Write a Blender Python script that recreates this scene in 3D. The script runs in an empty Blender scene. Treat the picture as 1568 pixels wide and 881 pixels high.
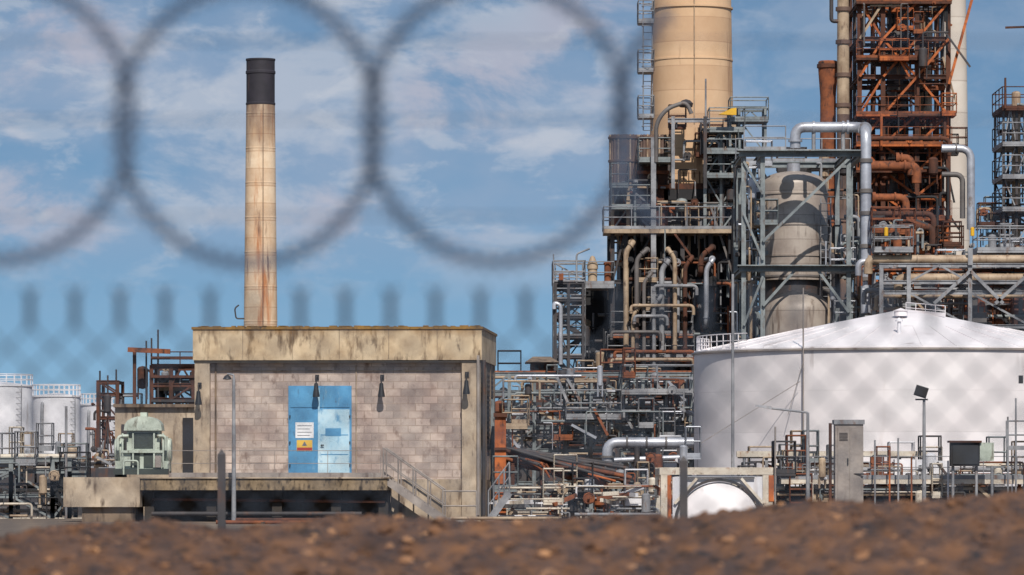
import bpy, math, random
import numpy as np
from mathutils import Vector, Matrix, noise

# ------------------------------------------------------------------ image-pixel to world mapping
# focal length (photo units) / eye height; a point = image pixel column, pixel row, chosen distance (m)
F=7350.0; CH=1.4; HV=730.0; CU=784.0
class G:
    def __init__(s,d): s.d=d; s.k=d/F
    def x(s,u): return (u-CU)*s.k
    def z(s,v): return CH+(HV-v)*s.k
    def p(s,u,v,dy=0): return Vector((s.x(u),s.d+dy,s.z(v)))

def lin(c):
    o=[]
    for a in c:
        a=a/255.0
        o.append(a/12.92 if a<=.04045 else ((a+.055)/1.055)**2.4)
    return (o[0],o[1],o[2],1)

# ------------------------------------------------------------------ materials
def mat(name,c1,c2=None,c3=None,amt=.4,sc=1.2,st=.2,rough=.8,metal=0.,bump=.25,lines=None,blocks=None,grad=None,c4=None):
    m=bpy.data.materials.new(name); m.use_nodes=True
    N=m.node_tree.nodes; L=m.node_tree.links
    b=N['Principled BSDF']; b.inputs['Roughness'].default_value=rough; b.inputs['Metallic'].default_value=metal
    tc=N.new('ShaderNodeTexCoord')
    n1=N.new('ShaderNodeTexNoise'); n1.inputs['Scale'].default_value=sc; n1.inputs['Detail'].default_value=8; n1.inputs['Roughness'].default_value=.65
    L.new(tc.outputs['Object'],n1.inputs['Vector'])
    def ramp(src,a,bb):
        r=N.new('ShaderNodeMapRange'); r.inputs['From Min'].default_value=a; r.inputs['From Max'].default_value=bb
        L.new(src,r.inputs['Value']); return r.outputs['Result']
    def mix(fac,a,bb):
        x=N.new('ShaderNodeMix'); x.data_type='RGBA'
        L.new(fac,x.inputs[0])
        for i,q in ((6,a),(7,bb)):
            if isinstance(q,tuple): x.inputs[i].default_value=q
            else: L.new(q,x.inputs[i])
        return x.outputs[2]
    c2=c2 or tuple(v*.75 for v in c1)
    col=mix(ramp(n1.outputs['Fac'],.36,.64),lin(c1),lin(c2))
    if blocks:
        sp=N.new('ShaderNodeSeparateXYZ'); L.new(tc.outputs['Object'],sp.inputs[0])
        cb=N.new('ShaderNodeCombineXYZ'); L.new(sp.outputs[0],cb.inputs[0]); L.new(sp.outputs[2],cb.inputs[1])
        for bw,bh,c_2,mo,fc in ((blocks[0],blocks[1],.62,(.58,.55,.52,1),.85),(blocks[0]*2,blocks[1]*2,.74,(.9,.9,.9,1),.6)):
            br=N.new('ShaderNodeTexBrick'); L.new(cb.outputs[0],br.inputs['Vector'])
            br.inputs['Scale'].default_value=1; br.inputs['Brick Width'].default_value=bw; br.inputs['Row Height'].default_value=bh
            br.inputs['Mortar Size'].default_value=.014; br.inputs['Color1'].default_value=(1,1,1,1); br.inputs['Color2'].default_value=(c_2,c_2,c_2*1.02,1)
            br.inputs['Mortar'].default_value=mo
            x=N.new('ShaderNodeMix'); x.data_type='RGBA'; x.blend_type='MULTIPLY'; x.inputs[0].default_value=fc
            L.new(col,x.inputs[6]); L.new(br.outputs['Color'],x.inputs[7]); col=x.outputs[2]
    def streak(col,c,scale,amt,loc=0):
        mp=N.new('ShaderNodeMapping'); mp.inputs['Scale'].default_value=(1,1,st); mp.inputs['Location'].default_value=(loc,loc,loc); L.new(tc.outputs['Object'],mp.inputs[0])
        n2=N.new('ShaderNodeTexNoise'); n2.inputs['Scale'].default_value=scale; n2.inputs['Detail'].default_value=7; n2.inputs['Roughness'].default_value=.6
        L.new(mp.outputs[0],n2.inputs['Vector'])
        t=.72-.42*amt
        return mix(ramp(n2.outputs['Fac'],t,t+.14),col,lin(c))
    if c3: col=streak(col,c3,sc*2.6,amt)
    if c4: col=streak(col,c4,sc*4.5,amt*.8,7.3)
    if lines:
        sp=N.new('ShaderNodeSeparateXYZ'); L.new(tc.outputs['Object'],sp.inputs[0])
        d=N.new('ShaderNodeMath'); d.operation='DIVIDE'; d.inputs[1].default_value=lines[0]; L.new(sp.outputs[2],d.inputs[0])
        fr=N.new('ShaderNodeMath'); fr.operation='FRACT'; L.new(d.outputs[0],fr.inputs[0])
        lt=N.new('ShaderNodeMath'); lt.operation='LESS_THAN'; lt.inputs[1].default_value=lines[1]; L.new(fr.outputs[0],lt.inputs[0])
        mu=N.new('ShaderNodeMath'); mu.operation='MULTIPLY'; mu.inputs[1].default_value=.6; L.new(lt.outputs[0],mu.inputs[0])
        fl=N.new('ShaderNodeMath'); fl.operation='FLOOR'; L.new(d.outputs[0],fl.inputs[0])
        wn=N.new('ShaderNodeTexWhiteNoise'); wn.noise_dimensions='1D'; L.new(fl.outputs[0],wn.inputs['W'])
        mm=N.new('ShaderNodeMath'); mm.operation='MULTIPLY'; mm.inputs[1].default_value=.34; L.new(wn.outputs['Value'],mm.inputs[0])
        col=mix(mm.outputs[0],col,lin(lines[2])); col=mix(mu.outputs[0],col,lin(lines[2]))
    if grad: # real soot/lichen band between two heights: (z0,z1,colour,strength)
        sp=N.new('ShaderNodeSeparateXYZ'); L.new(tc.outputs['Object'],sp.inputs[0])
        n3=N.new('ShaderNodeTexNoise'); n3.inputs['Scale'].default_value=2.2; n3.inputs['Detail'].default_value=6
        mp=N.new('ShaderNodeMapping'); mp.inputs['Scale'].default_value=(1,1,.25); L.new(tc.outputs['Object'],mp.inputs[0]); L.new(mp.outputs[0],n3.inputs['Vector'])
        ad=N.new('ShaderNodeMath'); ad.operation='MULTIPLY_ADD'; ad.inputs[1].default_value=(grad[1]-grad[0])*2.2; L.new(n3.outputs['Fac'],ad.inputs[0])
        sb=N.new('ShaderNodeMath'); sb.operation='SUBTRACT'; sb.inputs[1].default_value=(grad[1]-grad[0])*1.1; L.new(sp.outputs[2],sb.inputs[0]); L.new(sb.outputs[0],ad.inputs[2])
        r=ramp(ad.outputs[0],grad[0],grad[1])
        mu=N.new('ShaderNodeMath'); mu.operation='MULTIPLY'; mu.inputs[1].default_value=grad[3]; L.new(r,mu.inputs[0])
        col=mix(mu.outputs[0],col,lin(grad[2]))
    L.new(col,b.inputs['Base Color'])
    if bump:
        nb=N.new('ShaderNodeTexNoise'); nb.inputs['Scale'].default_value=sc*9; nb.inputs['Detail'].default_value=5; L.new(tc.outputs['Object'],nb.inputs['Vector'])
        bp=N.new('ShaderNodeBump'); bp.inputs['Strength'].default_value=bump; bp.inputs['Distance'].default_value=.03
        L.new(nb.outputs['Fac'],bp.inputs['Height']); L.new(bp.outputs[0],b.inputs['Normal'])
    return m

M={}
M['block']=mat('block_wall',(214,196,182),(168,148,138),(124,104,94),.34,sc=.9,st=.7,rough=.9,blocks=(.46,.23),c4=(112,94,84))
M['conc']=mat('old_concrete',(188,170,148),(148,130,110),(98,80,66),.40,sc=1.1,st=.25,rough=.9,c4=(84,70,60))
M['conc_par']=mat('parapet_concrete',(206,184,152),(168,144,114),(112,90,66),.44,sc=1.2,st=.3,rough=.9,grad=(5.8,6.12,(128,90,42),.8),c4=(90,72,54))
M['conc_side']=mat('side_concrete',(136,116,96),(100,84,70),(60,48,40),.5,sc=1.2,st=.2,rough=.9)  # old concrete darkened for the side wall: shade and dirt put into the colour
M['lichen']=mat('lichen_coping',(150,112,54),(112,86,50),(70,56,40),.4,sc=3,st=1,rough=.95)
M['conc_d']=mat('dark_concrete_and_shade',(62,54,46),(38,33,30),(28,24,22),.4,sc=1.5)  # plinths and sleepers; also painted shade below parapet and platform
M['slab']=mat('slab_edge',(150,130,104),(106,90,70),(56,46,38),.50,sc=2,st=.4,rough=.9,c4=(50,42,36))
M['chim']=mat('chimney_concrete',(228,204,174),(204,172,138),(178,112,66),.38,sc=1.0,st=.12,rough=.88,lines=(.62,.05,(168,128,96)),grad=(13.0,15.0,(100,76,66),.85),c4=(112,82,68))
M['soot']=mat('soot_black',(48,44,52),(34,32,38),(86,64,58),.25,sc=1.5,st=.2,rough=.75,bump=.1)
M['stack']=mat('stack_shell',(214,180,144),(196,160,124),(164,124,94),.34,sc=.35,st=.12,rough=.8,bump=.08,lines=(1.22,.03,(160,122,92)),c4=(146,110,86))
M['stack2']=mat('far_stack_concrete',(206,196,184),(190,178,164),(168,150,134),.25,sc=.3,st=.1,rough=.85,lines=(2.2,.04,(160,146,134)))
M['steel']=mat('galvanised_steel',(152,152,154),(106,106,110),(104,74,54),.34,sc=1.4,st=.4,rough=.65,bump=.1,c4=(70,58,52))
M['steel_g']=mat('grey_painted_steel',(136,142,142),(98,104,106),(94,70,54),.36,sc=1.4,st=.4,rough=.65,bump=.1,c4=(64,54,50))
M['steel_d']=mat('dark_steel',(70,64,64),(42,40,42),(92,60,42),.38,sc=1.2,st=.4,rough=.65,bump=.1)
M['dark']=mat('dark_plate',(38,35,37),(23,22,24),(58,48,42),.3,sc=.7,st=.15,rough=.75,bump=.1)  # near-black plate for bodies, louvre backs and backing boxes
M['clad']=mat('grey_cladding',(112,106,102),(82,76,74),(76,54,44),.38,sc=.7,st=.1,rough=.6,bump=.1)
M['tan']=mat('tan_lagging',(178,156,130),(138,116,94),(100,70,50),.38,sc=1.2,st=.3,rough=.6,bump=.1,c4=(74,58,48))
M['silver']=mat('aluminium_lagging',(196,198,204),(150,150,156),(122,106,96),.28,sc=.9,st=.5,rough=.42,metal=.4,bump=.12)
M['rust']=mat('rusty_iron',(146,84,50),(98,56,38),(52,38,34),.44,sc=1.6,st=.5,rough=.9)
M['rust_d']=mat('dark_rust',(98,58,40),(60,40,33),(36,28,26),.42,sc=1.4,st=.5,rough=.9)
M['rust_o']=mat('orange_rust',(188,104,54),(136,72,42),(72,46,36),.42,sc=1.6,st=.4,rough=.9)
M['brown']=mat('ribbed_brown',(116,92,78),(86,66,58),(50,40,36),.4,sc=.9,st=.1,rough=.7)
M['vessel']=mat('vessel_lagging',(178,166,154),(146,132,122),(100,82,70),.38,sc=.7,st=.14,rough=.5,metal=.1,bump=.12,lines=(1.1,.03,(98,86,78)),c4=(80,68,60))
M['white']=mat('white_tank_paint',(236,230,229),(220,212,212),(182,166,158),.22,sc=.35,st=.12,rough=.5,bump=.05,lines=(1.5,.014,(196,188,186)),c4=(160,146,140))
M['white2']=mat('aged_white_paint',(224,222,224),(196,194,198),(156,142,134),.27,sc=.6,st=.15,rough=.55,bump=.05)
M['cream']=mat('cream_paint',(212,202,186),(184,170,152),(140,88,56),.36,sc=2.2,st=.5,rough=.65,c4=(96,66,48))
M['mint']=mat('pale_green_paint',(188,196,182),(156,164,150),(104,98,84),.34,sc=2.4,st=.4,rough=.6,c4=(84,78,66))
M['mint_d']=mat('dark_green_paint',(62,70,64),(44,50,48),None,rough=.6)
M['blue']=mat('blue_door_paint',(84,146,186),(66,124,164),(124,158,174),.30,sc=2.2,st=.3,rough=.6,c4=(70,96,116))
M['blue_l']=mat('faded_blue_paint',(158,194,212),(184,206,214),(98,150,184),.42,sc=1.7,st=.6,rough=.6)
M['sign_w']=mat('sign_white',(225,225,225),(210,210,212),rough=.5,bump=0)
M['sign_y']=mat('sign_yellow',(214,178,80),(200,160,70),rough=.5,bump=0)
M['sign_r']=mat('sign_red',(176,58,50),(150,50,46),rough=.5,bump=0)
M['ink']=mat('sign_ink',(110,110,116),(90,90,96),rough=.6,bump=0)
M['lampd']=mat('lamp_housing',(44,44,46),(30,30,32),rough=.5,bump=0)
M['wire']=mat('weathered_wire',(62,72,86),(50,60,74),rough=.7,metal=0,bump=0)
M['razor']=mat('razor_tape',(56,70,92),(44,58,78),rough=.7,metal=0,bump=0)
M['yellow']=mat('crane_yellow',(220,170,30),(200,150,30),rough=.5)
M['taupe']=mat('cabinet_taupe',(158,148,140),(126,116,110),(90,72,62),.34,sc=1.4,st=.2,rough=.6)

# ------------------------------------------------------------------ mesh builder
class MB:
    def __init__(s,name): s.name=name; s.v=[]; s.f=[]; s.mi=[]; s.sm=[]; s.mats=[]
    def m(s,k):
        if k not in s.mats: s.mats.append(k)
        return s.mats.index(k)
    def add(s,vs,fs,k,smooth=False):
        o=len(s.v); s.v.extend([tuple(q) for q in vs]); i=s.m(k)
        for f in fs: s.f.append([a+o for a in f]); s.mi.append(i); s.sm.append(smooth)
    def box(s,x0,x1,y0,y1,z0,z1,k):
        v=[(x0,y0,z0),(x1,y0,z0),(x1,y1,z0),(x0,y1,z0),(x0,y0,z1),(x1,y0,z1),(x1,y1,z1),(x0,y1,z1)]
        s.add(v,[(0,3,2,1),(4,5,6,7),(0,1,5,4),(1,2,6,5),(2,3,7,6),(3,0,4,7)],k)
    def beam(s,a,b,w,h,k):
        a=Vector(a); b=Vector(b); t=(b-a)
        if t.length<1e-5: return
        t.normalize(); up=Vector((0,0,1)) if abs(t.z)<.95 else Vector((0,1,0))
        r=t.cross(up).normalized(); u=r.cross(t)
        v=[]
        for q in (a,b):
            for sx,sy in ((-1,-1),(1,-1),(1,1),(-1,1)): v.append(q+r*(sx*w/2)+u*(sy*h/2))
        s.add(v,[(3,2,1,0),(4,5,6,7),(0,1,5,4),(1,2,6,5),(2,3,7,6),(3,0,4,7)],k)
    def ibeam(s,a,b,w,h,k):
        a=Vector(a); b=Vector(b); t=(b-a).normalized(); up=Vector((0,0,1)) if abs(t.z)<.95 else Vector((0,1,0))
        r=t.cross(up).normalized(); u=r.cross(t); th=h*.16
        s.beam(a+u*(h/2-th/2),b+u*(h/2-th/2),w,th,k); s.beam(a-u*(h/2-th/2),b-u*(h/2-th/2),w,th,k); s.beam(a,b,w*.3,h-2.02*th,k)
    def cyl(s,a,b,r1,r2,k,n=12,cap=True):
        a=Vector(a); b=Vector(b); t=(b-a).normalized(); up=Vector((0,0,1)) if abs(t.z)<.95 else Vector((0,1,0))
        r=t.cross(up).normalized(); u=r.cross(t); A=[];B=[]
        for i in range(n):
            q=2*math.pi*i/n; d=r*math.cos(q)+u*math.sin(q); A.append(a+d*r1); B.append(b+d*r2)
        s.add(A+B,[(i,(i+1)%n,n+(i+1)%n,n+i) for i in range(n)],k,True)
        if cap: s.add(A,[tuple(range(n))[::-1]],k); s.add(B,[tuple(range(n))],k)
    def pipe(s,pts,r,k,n=10,bend=3.0,fl=None):
        pts=[Vector(p) for p in pts]; out=[pts[0]]
        for i in range(1,len(pts)-1):
            p=pts[i]; a=pts[i-1]-p; b=pts[i+1]-p
            R=min(r*bend,a.length*.48,b.length*.48); p0=p+a.normalized()*R; p1=p+b.normalized()*R
            for j in range(6):
                t=j/5; out.append(p0*(1-t)**2+p*2*t*(1-t)+p1*t*t)
            if fl: 
                ta=a.normalized(); s.cyl(p0+ta*r*.5,p0+ta*r*.9,r*1.35,r*1.35,fl,n)
        out.append(pts[-1])
        V=[];fs=[]; t=(out[1]-out[0]).normalized(); up=Vector((0,0,1)) if abs(t.z)<.9 else Vector((0,1,0))
        nrm=t.cross(up).normalized()
        for i,p in enumerate(out):
            if i==0: t=out[1]-out[0]
            elif i==len(out)-1: t=out[-1]-out[-2]
            else: t=out[i+1]-out[i-1]
            t.normalize(); nrm=(nrm-t*nrm.dot(t)).normalized(); bi=t.cross(nrm)
            for j in range(n):
                q=2*math.pi*j/n; V.append(p+nrm*math.cos(q)*r+bi*math.sin(q)*r)
        for i in range(len(out)-1):
            for j in range(n): fs.append((i*n+j,i*n+(j+1)%n,(i+1)*n+(j+1)%n,(i+1)*n+j))
        s.add(V,fs,k,True)
        s.add(V[:n],[tuple(range(n))[::-1]],k); s.add(V[-n:],[tuple(range(n))],k)
    def lathe(s,c,prof,k,n=32,smooth=True,axis='z'):
        # split the profile wherever it turns sharply so shading breaks there
        runs=[[prof[0]]]
        for i in range(1,len(prof)):
            runs[-1].append(prof[i])
            if i<len(prof)-1:
                a=math.atan2(prof[i][1]-prof[i-1][1],prof[i][0]-prof[i-1][0]); b=math.atan2(prof[i+1][1]-prof[i][1],prof[i+1][0]-prof[i][0])
                d=abs((b-a+math.pi)%(2*math.pi)-math.pi)
                if d>.6: runs.append([prof[i]])
        for run in runs:
            V=[];fs=[]
            for (r,z) in run:
                for j in range(n):
                    q=2*math.pi*j/n
                    if axis=='z': V.append((c[0]+r*math.cos(q),c[1]+r*math.sin(q),c[2]+z))
                    elif axis=='y': V.append((c[0]+r*math.cos(q),c[1]-z,c[2]+r*math.sin(q)))
                    else: V.append((c[0]+z,c[1]+r*math.cos(q),c[2]+r*math.sin(q)))
            for i in range(len(run)-1):
                for j in range(n): fs.append((i*n+j,i*n+(j+1)%n,(i+1)*n+(j+1)%n,(i+1)*n+j))
            s.add(V,fs,k,smooth)
    def dome(s,c,r,z0,z1,hd,k,n=28):
        prof=[(r,z0),(r,z1)]+[(r*math.cos(a)+1e-4,z1+hd*math.sin(a)) for a in [math.pi/2*i/8 for i in range(1,9)]]
        s.lathe((c[0],c[1],0),prof,k,n)
    def rail(s,a,b,k,h=1.05,r=.028,step=1.3):
        a=Vector(a); b=Vector(b); L=(b-a).length; n=max(1,int(L/step))
        for i in range(n+1):
            p=a.lerp(b,i/n); s.cyl(p,p+Vector((0,0,h)),r,r,k,5,False)
        for hh in (h,h*.52): s.cyl(a+Vector((0,0,hh)),b+Vector((0,0,hh)),r,r,k,5,False)
        s.beam(a+Vector((0,0,.07)),b+Vector((0,0,.07)),.02,.14,k)
    def deck(s,x0,x1,y0,y1,z,k,kr=None,th=.12):
        s.box(x0,x1,y0,y1,z-th,z,k)
        if kr:
            s.rail((x0,y0,z),(x1,y0,z),kr); s.rail((x0,y1,z),(x1,y1,z),kr); s.rail((x0,y0,z),(x0,y1,z),kr); s.rail((x1,y0,z),(x1,y1,z),kr)
    def ladder(s,x,y,z0,z1,k,w=.45,cage=False):
        for q in (-w/2,w/2): s.cyl((x+q,y,z0),(x+q,y,z1),.03,.03,k,5,False)
        z=z0
        while z<z1: s.cyl((x-w/2,y,z),(x+w/2,y,z),.018,.018,k,4,False); z+=.35
    def frame(s,xs,ys,zs,w,k,rng=None,br=.4,kb=None):
        kb=kb or k
        for x in xs:
            for y in ys: s.ibeam((x,y,zs[0]),(x,y,zs[-1]),w,w,k)
        for z in zs[1:]:
            for y in ys: s.ibeam((xs[0]-w/2,y,z),(xs[-1]+w/2,y,z),w*.8,w,k)
            for x in xs: s.ibeam((x,ys[0],z-.01),(x,ys[-1],z-.01),w*.78,w*.9,k)
        if rng:
            for i in range(len(xs)-1):
                for j in range(len(zs)-1):
                    for y in (ys[0]-.02,ys[-1]+.02):
                        q=rng.random()
                        if q<br/2: s.beam((xs[i],y,zs[j]),(xs[i+1],y,zs[j+1]),w*.5,w*.5,kb)
                        elif q<br: s.beam((xs[i],y,zs[j+1]),(xs[i+1],y,zs[j]),w*.5,w*.5,kb)
                        elif q<br*1.3:
                            xm=(xs[i]+xs[i+1])/2; s.beam((xs[i],y,zs[j]),(xm,y,zs[j+1]),w*.5,w*.5,kb); s.beam((xs[i+1],y,zs[j]),(xm,y,zs[j+1]),w*.5,w*.5,kb)
    def stairs(s,x0,z0,x1,z1,y,w,k,kr):
        n=max(3,int(abs(z1-z0)/.2))
        for q in (y,y+w):
            s.beam((x0,q,z0),(x1,q,z1),.06,.22,k)
            s.cyl((x0,q,z0+.95),(x1,q,z1+.95),.026,.026,kr,6,False); s.cyl((x0,q,z0+.5),(x1,q,z1+.5),.02,.02,kr,6,False)
            for i in range(5):
                t=i/4; xx=x0+(x1-x0)*t; zz=z0+(z1-z0)*t; s.cyl((xx,q,zz),(xx,q,zz+.95),.024,.024,kr,6,False)
        for i in range(n):
            t=(i+.5)/n; xx=x0+(x1-x0)*t; zz=z0+(z1-z0)*t; s.box(xx-.13,xx+.13,y+.04,y+w-.04,zz-.03,zz+.02,k)
    def clutter(s,g,u0,u1,v0,v1,dep,n,mats,rng,rr=(1.0,3.2),lev=None):
        lev=lev or [v0+(v1-v0)*i/6 for i in range(7)]
        for _ in range(n):
            k=rng.choice(mats); q=rng.random(); y=g.d+rng.random()*dep; r=rng.uniform(*rr)*g.k
            ua=rng.uniform(u0,u1); ub=min(u1,ua+rng.uniform(.15,.5)*(u1-u0)); va=min(v1,max(v0,rng.choice(lev)+rng.uniform(-6,4)))
            vb=min(v1,va+rng.uniform(.1,.45)*(v1-v0)); X=g.x;Z=g.z
            if q<.30:
                p=[(X(ua),y,Z(va)),(X(ub),y,Z(va))]
                if rng.random()<.6: p.append((X(ub),y,Z(vb)))
                if rng.random()<.4: p.insert(0,(X(ua),y,Z(min(v1,va+rng.uniform(10,40)))))
                s.pipe(p,r,k,8,fl=k if rng.random()<.5 else None)
            elif q<.58:
                p=[(X(ua),y,Z(vb)),(X(ua),y,Z(va))]
                if rng.random()<.6: p.append((X(ua+rng.uniform(-18,18)),y,Z(va)))
                if rng.random()<.3: p.append((X(ua),y+1.0,Z(va)))
                s.pipe(p,r*.8,k,8,fl=k if rng.random()<.4 else None)
            elif q<.68:
                x=X(ua);z=Z(va); s.cyl((x,y,z),(x,y+.25,z),r*1.8,r*1.8,k,10); s.cyl((x,y-.3,z),(x,y+1.2,z),r,r,k,8)
            elif q<.76:
                x=X(ua); h=rng.uniform(12,34)*g.k; R=rng.uniform(4,9)*g.k
                prof=[(.01,0),(R*.7,R*.15),(R,R*.5),(R,h),(R*.7,h+R*.35),(.01,h+R*.5)]; s.lathe((x,y,Z(va)-h*.5),prof,k,12)
                for e in (-1,1): s.cyl((x+e*R*.8,y,Z(va)-h),(x+e*R*.8,y,Z(va)-h*.3),.04,.04,k,5,False)
            elif q<.86:
                w=rng.uniform(12,45)*g.k; s.deck(X(ua),X(ua)+w,y,y+.8,Z(va),k,k,.08)
            elif q<.93:
                s.beam((X(ua),y,Z(va)),(X(ua+rng.uniform(12,40)),y,Z(vb)),.1,.1,k)
            else:
                x=X(ua);z=Z(va); s.lathe((x,y,z),[(.16,-.02),(.19,0),(.16,.02),(.14,0),(.16,-.02)],k,12,axis='y'); s.beam((x-.16,y,z),(x+.16,y,z),.03,.03,k); s.cyl((x,y,z),(x,y+.4,z),.04,.04,k,6); s.box(x-.14,x+.14,y+.4,y+.6,z-.15,z+.15,k)
    def done(s,parent=None,loc=None,rot=None):
        me=bpy.data.meshes.new(s.name); me.from_pydata(s.v,[],s.f)
        for k in s.mats: me.materials.append(M[k])
        me.polygons.foreach_set('material_index',s.mi); me.polygons.foreach_set('use_smooth',s.sm); me.update()
        o=bpy.data.objects.new(s.name,me); bpy.context.scene.collection.objects.link(o)
        if parent: o.parent=parent
        if loc: o.location=loc
        if rot: o.rotation_euler=rot
        return o
def empty(name,loc=(0,0,0),rz=0):
    e=bpy.data.objects.new(name,None); e.location=loc; e.rotation_euler=(0,0,rz); e.empty_display_size=.3
    bpy.context.scene.collection.objects.link(e); return e
R=random.Random

# ------------------------------------------------------------------ ground + soil bank
g0=MB('ground'); M['ground']=mat('gravel_ground',(120,104,88),(92,78,66),(70,60,52),.4,sc=.4,st=1,rough=.95)
g0.add([(-3000,-200,0),(3000,-200,0),(3000,6000,0),(-3000,6000,0)],[(0,1,2,3)],'ground'); g0.done()

def soil():
    xs=np.concatenate([np.arange(-26,-4.2,.25),np.arange(-4.2,4.2,.022),np.arange(4.2,26,.25)])
    ys=np.concatenate([np.arange(12,17,.25),np.arange(17,31.6,.036),np.arange(31.6,38,.2)])
    cu=[-2500,0,120,200,270,340,420,520,620,760,900,1010,1100,1200,1350,1568,3500]
    cv=[835,832,814,802,797,808,802,796,801,797,804,799,786,776,771,764,768]
    V=[];
    nx,ny=len(xs),len(ys)
    for y in ys:
        t=(y-12)/18.0
        if y<=30: prof=(0.0+ (1-(1-min(1,t))**2.0))
        else: prof=max(0,1-((y-30)/7)**1.5)
        for x in xs:
            u=CU+x*F/30.0; crest=CH+(HV-np.interp(u,cu,cv))*30/F-.03
            z=crest*prof
            if 12.2<y<37:
                p=Vector((x,y,0))
                z+=.09*noise.noise(p*.9)*min(1,t*2)+.055*noise.noise(p*2.7)+.045*abs(noise.noise(p*6.3))+.032*abs(noise.noise(p*15))
            else: z=-.05
            V.append((x,y,z))
    idx=np.arange(nx*ny).reshape(ny,nx)
    fs=np.stack([idx[:-1,:-1],idx[:-1,1:],idx[1:,1:],idx[1:,:-1]],-1).reshape(-1,4).tolist()
    b=MB('soil_bank'); b.add(V,fs,'soil',True)
    r=R(5); Va=np.array(V).reshape(ny,nx,3)
    for _ in range(6000):
        j=r.randrange(22,ny-8); i=r.randrange(100,nx-100); p=Va[j,i]; s=.010+.04*r.random()**2.5
        k=r.choice(['clod','soil','soil','clod','clod','clod_l'])
        vs=[];n=6
        for a,(rr,zz) in enumerate([(.55,-.6),(1,0),(.7,.45)]):
            for q in range(n):
                an=2*math.pi*q/n+a*.4; w=s*rr*r.uniform(.6,1.35); vs.append((p[0]+w*math.cos(an),p[1]+w*math.sin(an),p[2]+s*zz*r.uniform(.5,1.1)))
        vs.append((p[0],p[1],p[2]+s*.6)); ff=[]
        for a in range(2):
            for q in range(n): ff.append((a*n+q,a*n+(q+1)%n,(a+1)*n+(q+1)%n,(a+1)*n+q))
        for q in range(n): ff.append((2*n+q,2*n+(q+1)%n,3*n))
        b.add(vs,ff,k)
    b.done()
M['soil']=mat('brown_soil',(122,84,56),(66,43,30),(34,23,18),.48,sc=2.2,st=1,rough=.95,bump=.8)
M['clod']=mat('soil_clod',(130,90,60),(78,52,36),rough=.95,sc=4)
M['clod_l']=mat('pale_clod',(184,136,94),(140,100,70),rough=.95,sc=4)
soil()

# ------------------------------------------------------------------ foreground fence
g=G(9.0)
f=MB('chain_link_fence'); pitch=69*g.k; ztop=g.z(498); zb=.05; x0,x1=-3.6,3.6
h=ztop-zb
n=int((x1-x0)/pitch)+1
off=g.x(46)-math.floor((g.x(46)-x0)/pitch)*pitch
for i in range(-30,n+30):
    xa=off+i*pitch
    for sgn in (1,-1):
        L=h; xb=xa+sgn*L
        a=Vector((xa,9+.003*sgn,ztop)); b=Vector((xb,9+.003*sgn,zb))
        if (a.x<x0 and b.x<x0) or (a.x>x1 and b.x>x1): continue
        def clip(a,b):
            ts=[0,1]
            for lim in (x0,x1):
                t=(lim-a.x)/(b.x-a.x)
                if 0<t<1: ts.append(t)
            ts.sort(); o=[]
            for p,q in zip(ts,ts[1:]):
                mx=a.x+(b.x-a.x)*(p+q)/2
                if x0<=mx<=x1: o.append((a.lerp(b,p),a.lerp(b,q)))
            return o
        for p,q in clip(a,b): f.cyl(p,q,.0025,.0025,'wire',5,False)
    if x0<=xa<=x1:
        pts=[]; pts2=[]
        for j in range(9):
            t=j/8; an=t*math.pi*3.5; zz=ztop-.004+t*.058
            pts.append((xa+.006*math.cos(an),9+.006*math.sin(an),zz)); pts2.append((xa-.006*math.cos(an),9-.006*math.sin(an),zz))
        pts.append((xa+.013,9,ztop+.069)); pts2.append((xa-.013,9,ztop+.069))
        f.pipe(pts,.0042,'wire',5); f.pipe(pts2,.0042,'wire',5)
f.cyl((x0,9.008,.85),(x1,9.008,.85),.002,.002,'wire',5,False)
for x in (-3.6,-1.75,1.75,3.6):
    f.cyl((x,9.05,0),(x,9.05,1.85),.03,.03,'steel',12); f.beam((x,9.05,1.85),(x,9.05,2.35),.04,.04,'steel')
f.done()
rz=MB('razor_wire_coil')
def ring(cu,cv,ru,rv,yo,a0=0,a1=2*math.pi):
    c=g.p(cu,cv,yo); rx=ru*g.k; rzz=rv*g.k; nseg=96
    def pt(a): return Vector((c.x+rx*math.cos(a),c.y+.01*math.sin(a*3),c.z+rzz*math.sin(a)))
    pts=[pt(a0+(a1-a0)*i/nseg) for i in range(nseg+1)]
    V=[];fs=[]
    for i,p in enumerate(pts):
        d=(p-c); d.y=0; d.normalize(); V+= [p-d*.0045,p+d*.0045]
    for i in range(nseg): fs.append((2*i,2*i+1,2*i+3,2*i+2))
    rz.add(V,fs,'razor')
    for i in range(0,nseg): rz.cyl(pts[i]+Vector((0,.002,0)),pts[i+1]+Vector((0,.002,0)),.0016,.0016,'razor',5,False)
    nb=int((a1-a0)*rx/.030)
    for i in range(nb):
        a=a0+(a1-a0)*(i+.5)/nb; p=pt(a)+Vector((0,-.002,0)); d=(p-c); d.y=0; d.normalize(); t=Vector((-d.z,0,d.x))
        for e in (1,-1):
            rz.add([p-t*.005,p+t*.005,p+t*.009+d*e*.023,p+d*e*.015,p-t*.009+d*e*.023],[(0,1,2,3),(0,3,4)],'razor')
ring(-382,188,200,212,.03); ring(0,184,202,214,0); ring(379,190,200,212,.03); ring(762,188,200,213,0)
ring(1144,188,200,212,.03,math.radians(125),math.radians(228))
for v in (62,182,330):
    rz.cyl((-3.6,9.02,g.z(v)),(3.6,9.02,g.z(v)),.0016,.0016,'razor',5,False)
for uu in (190,571,951):
    for vv in (120,200,270): rz.cyl(g.p(uu-9,vv,-.006),g.p(uu+9,vv,.04),.004,.004,'razor',6)
rz.done()

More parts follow.
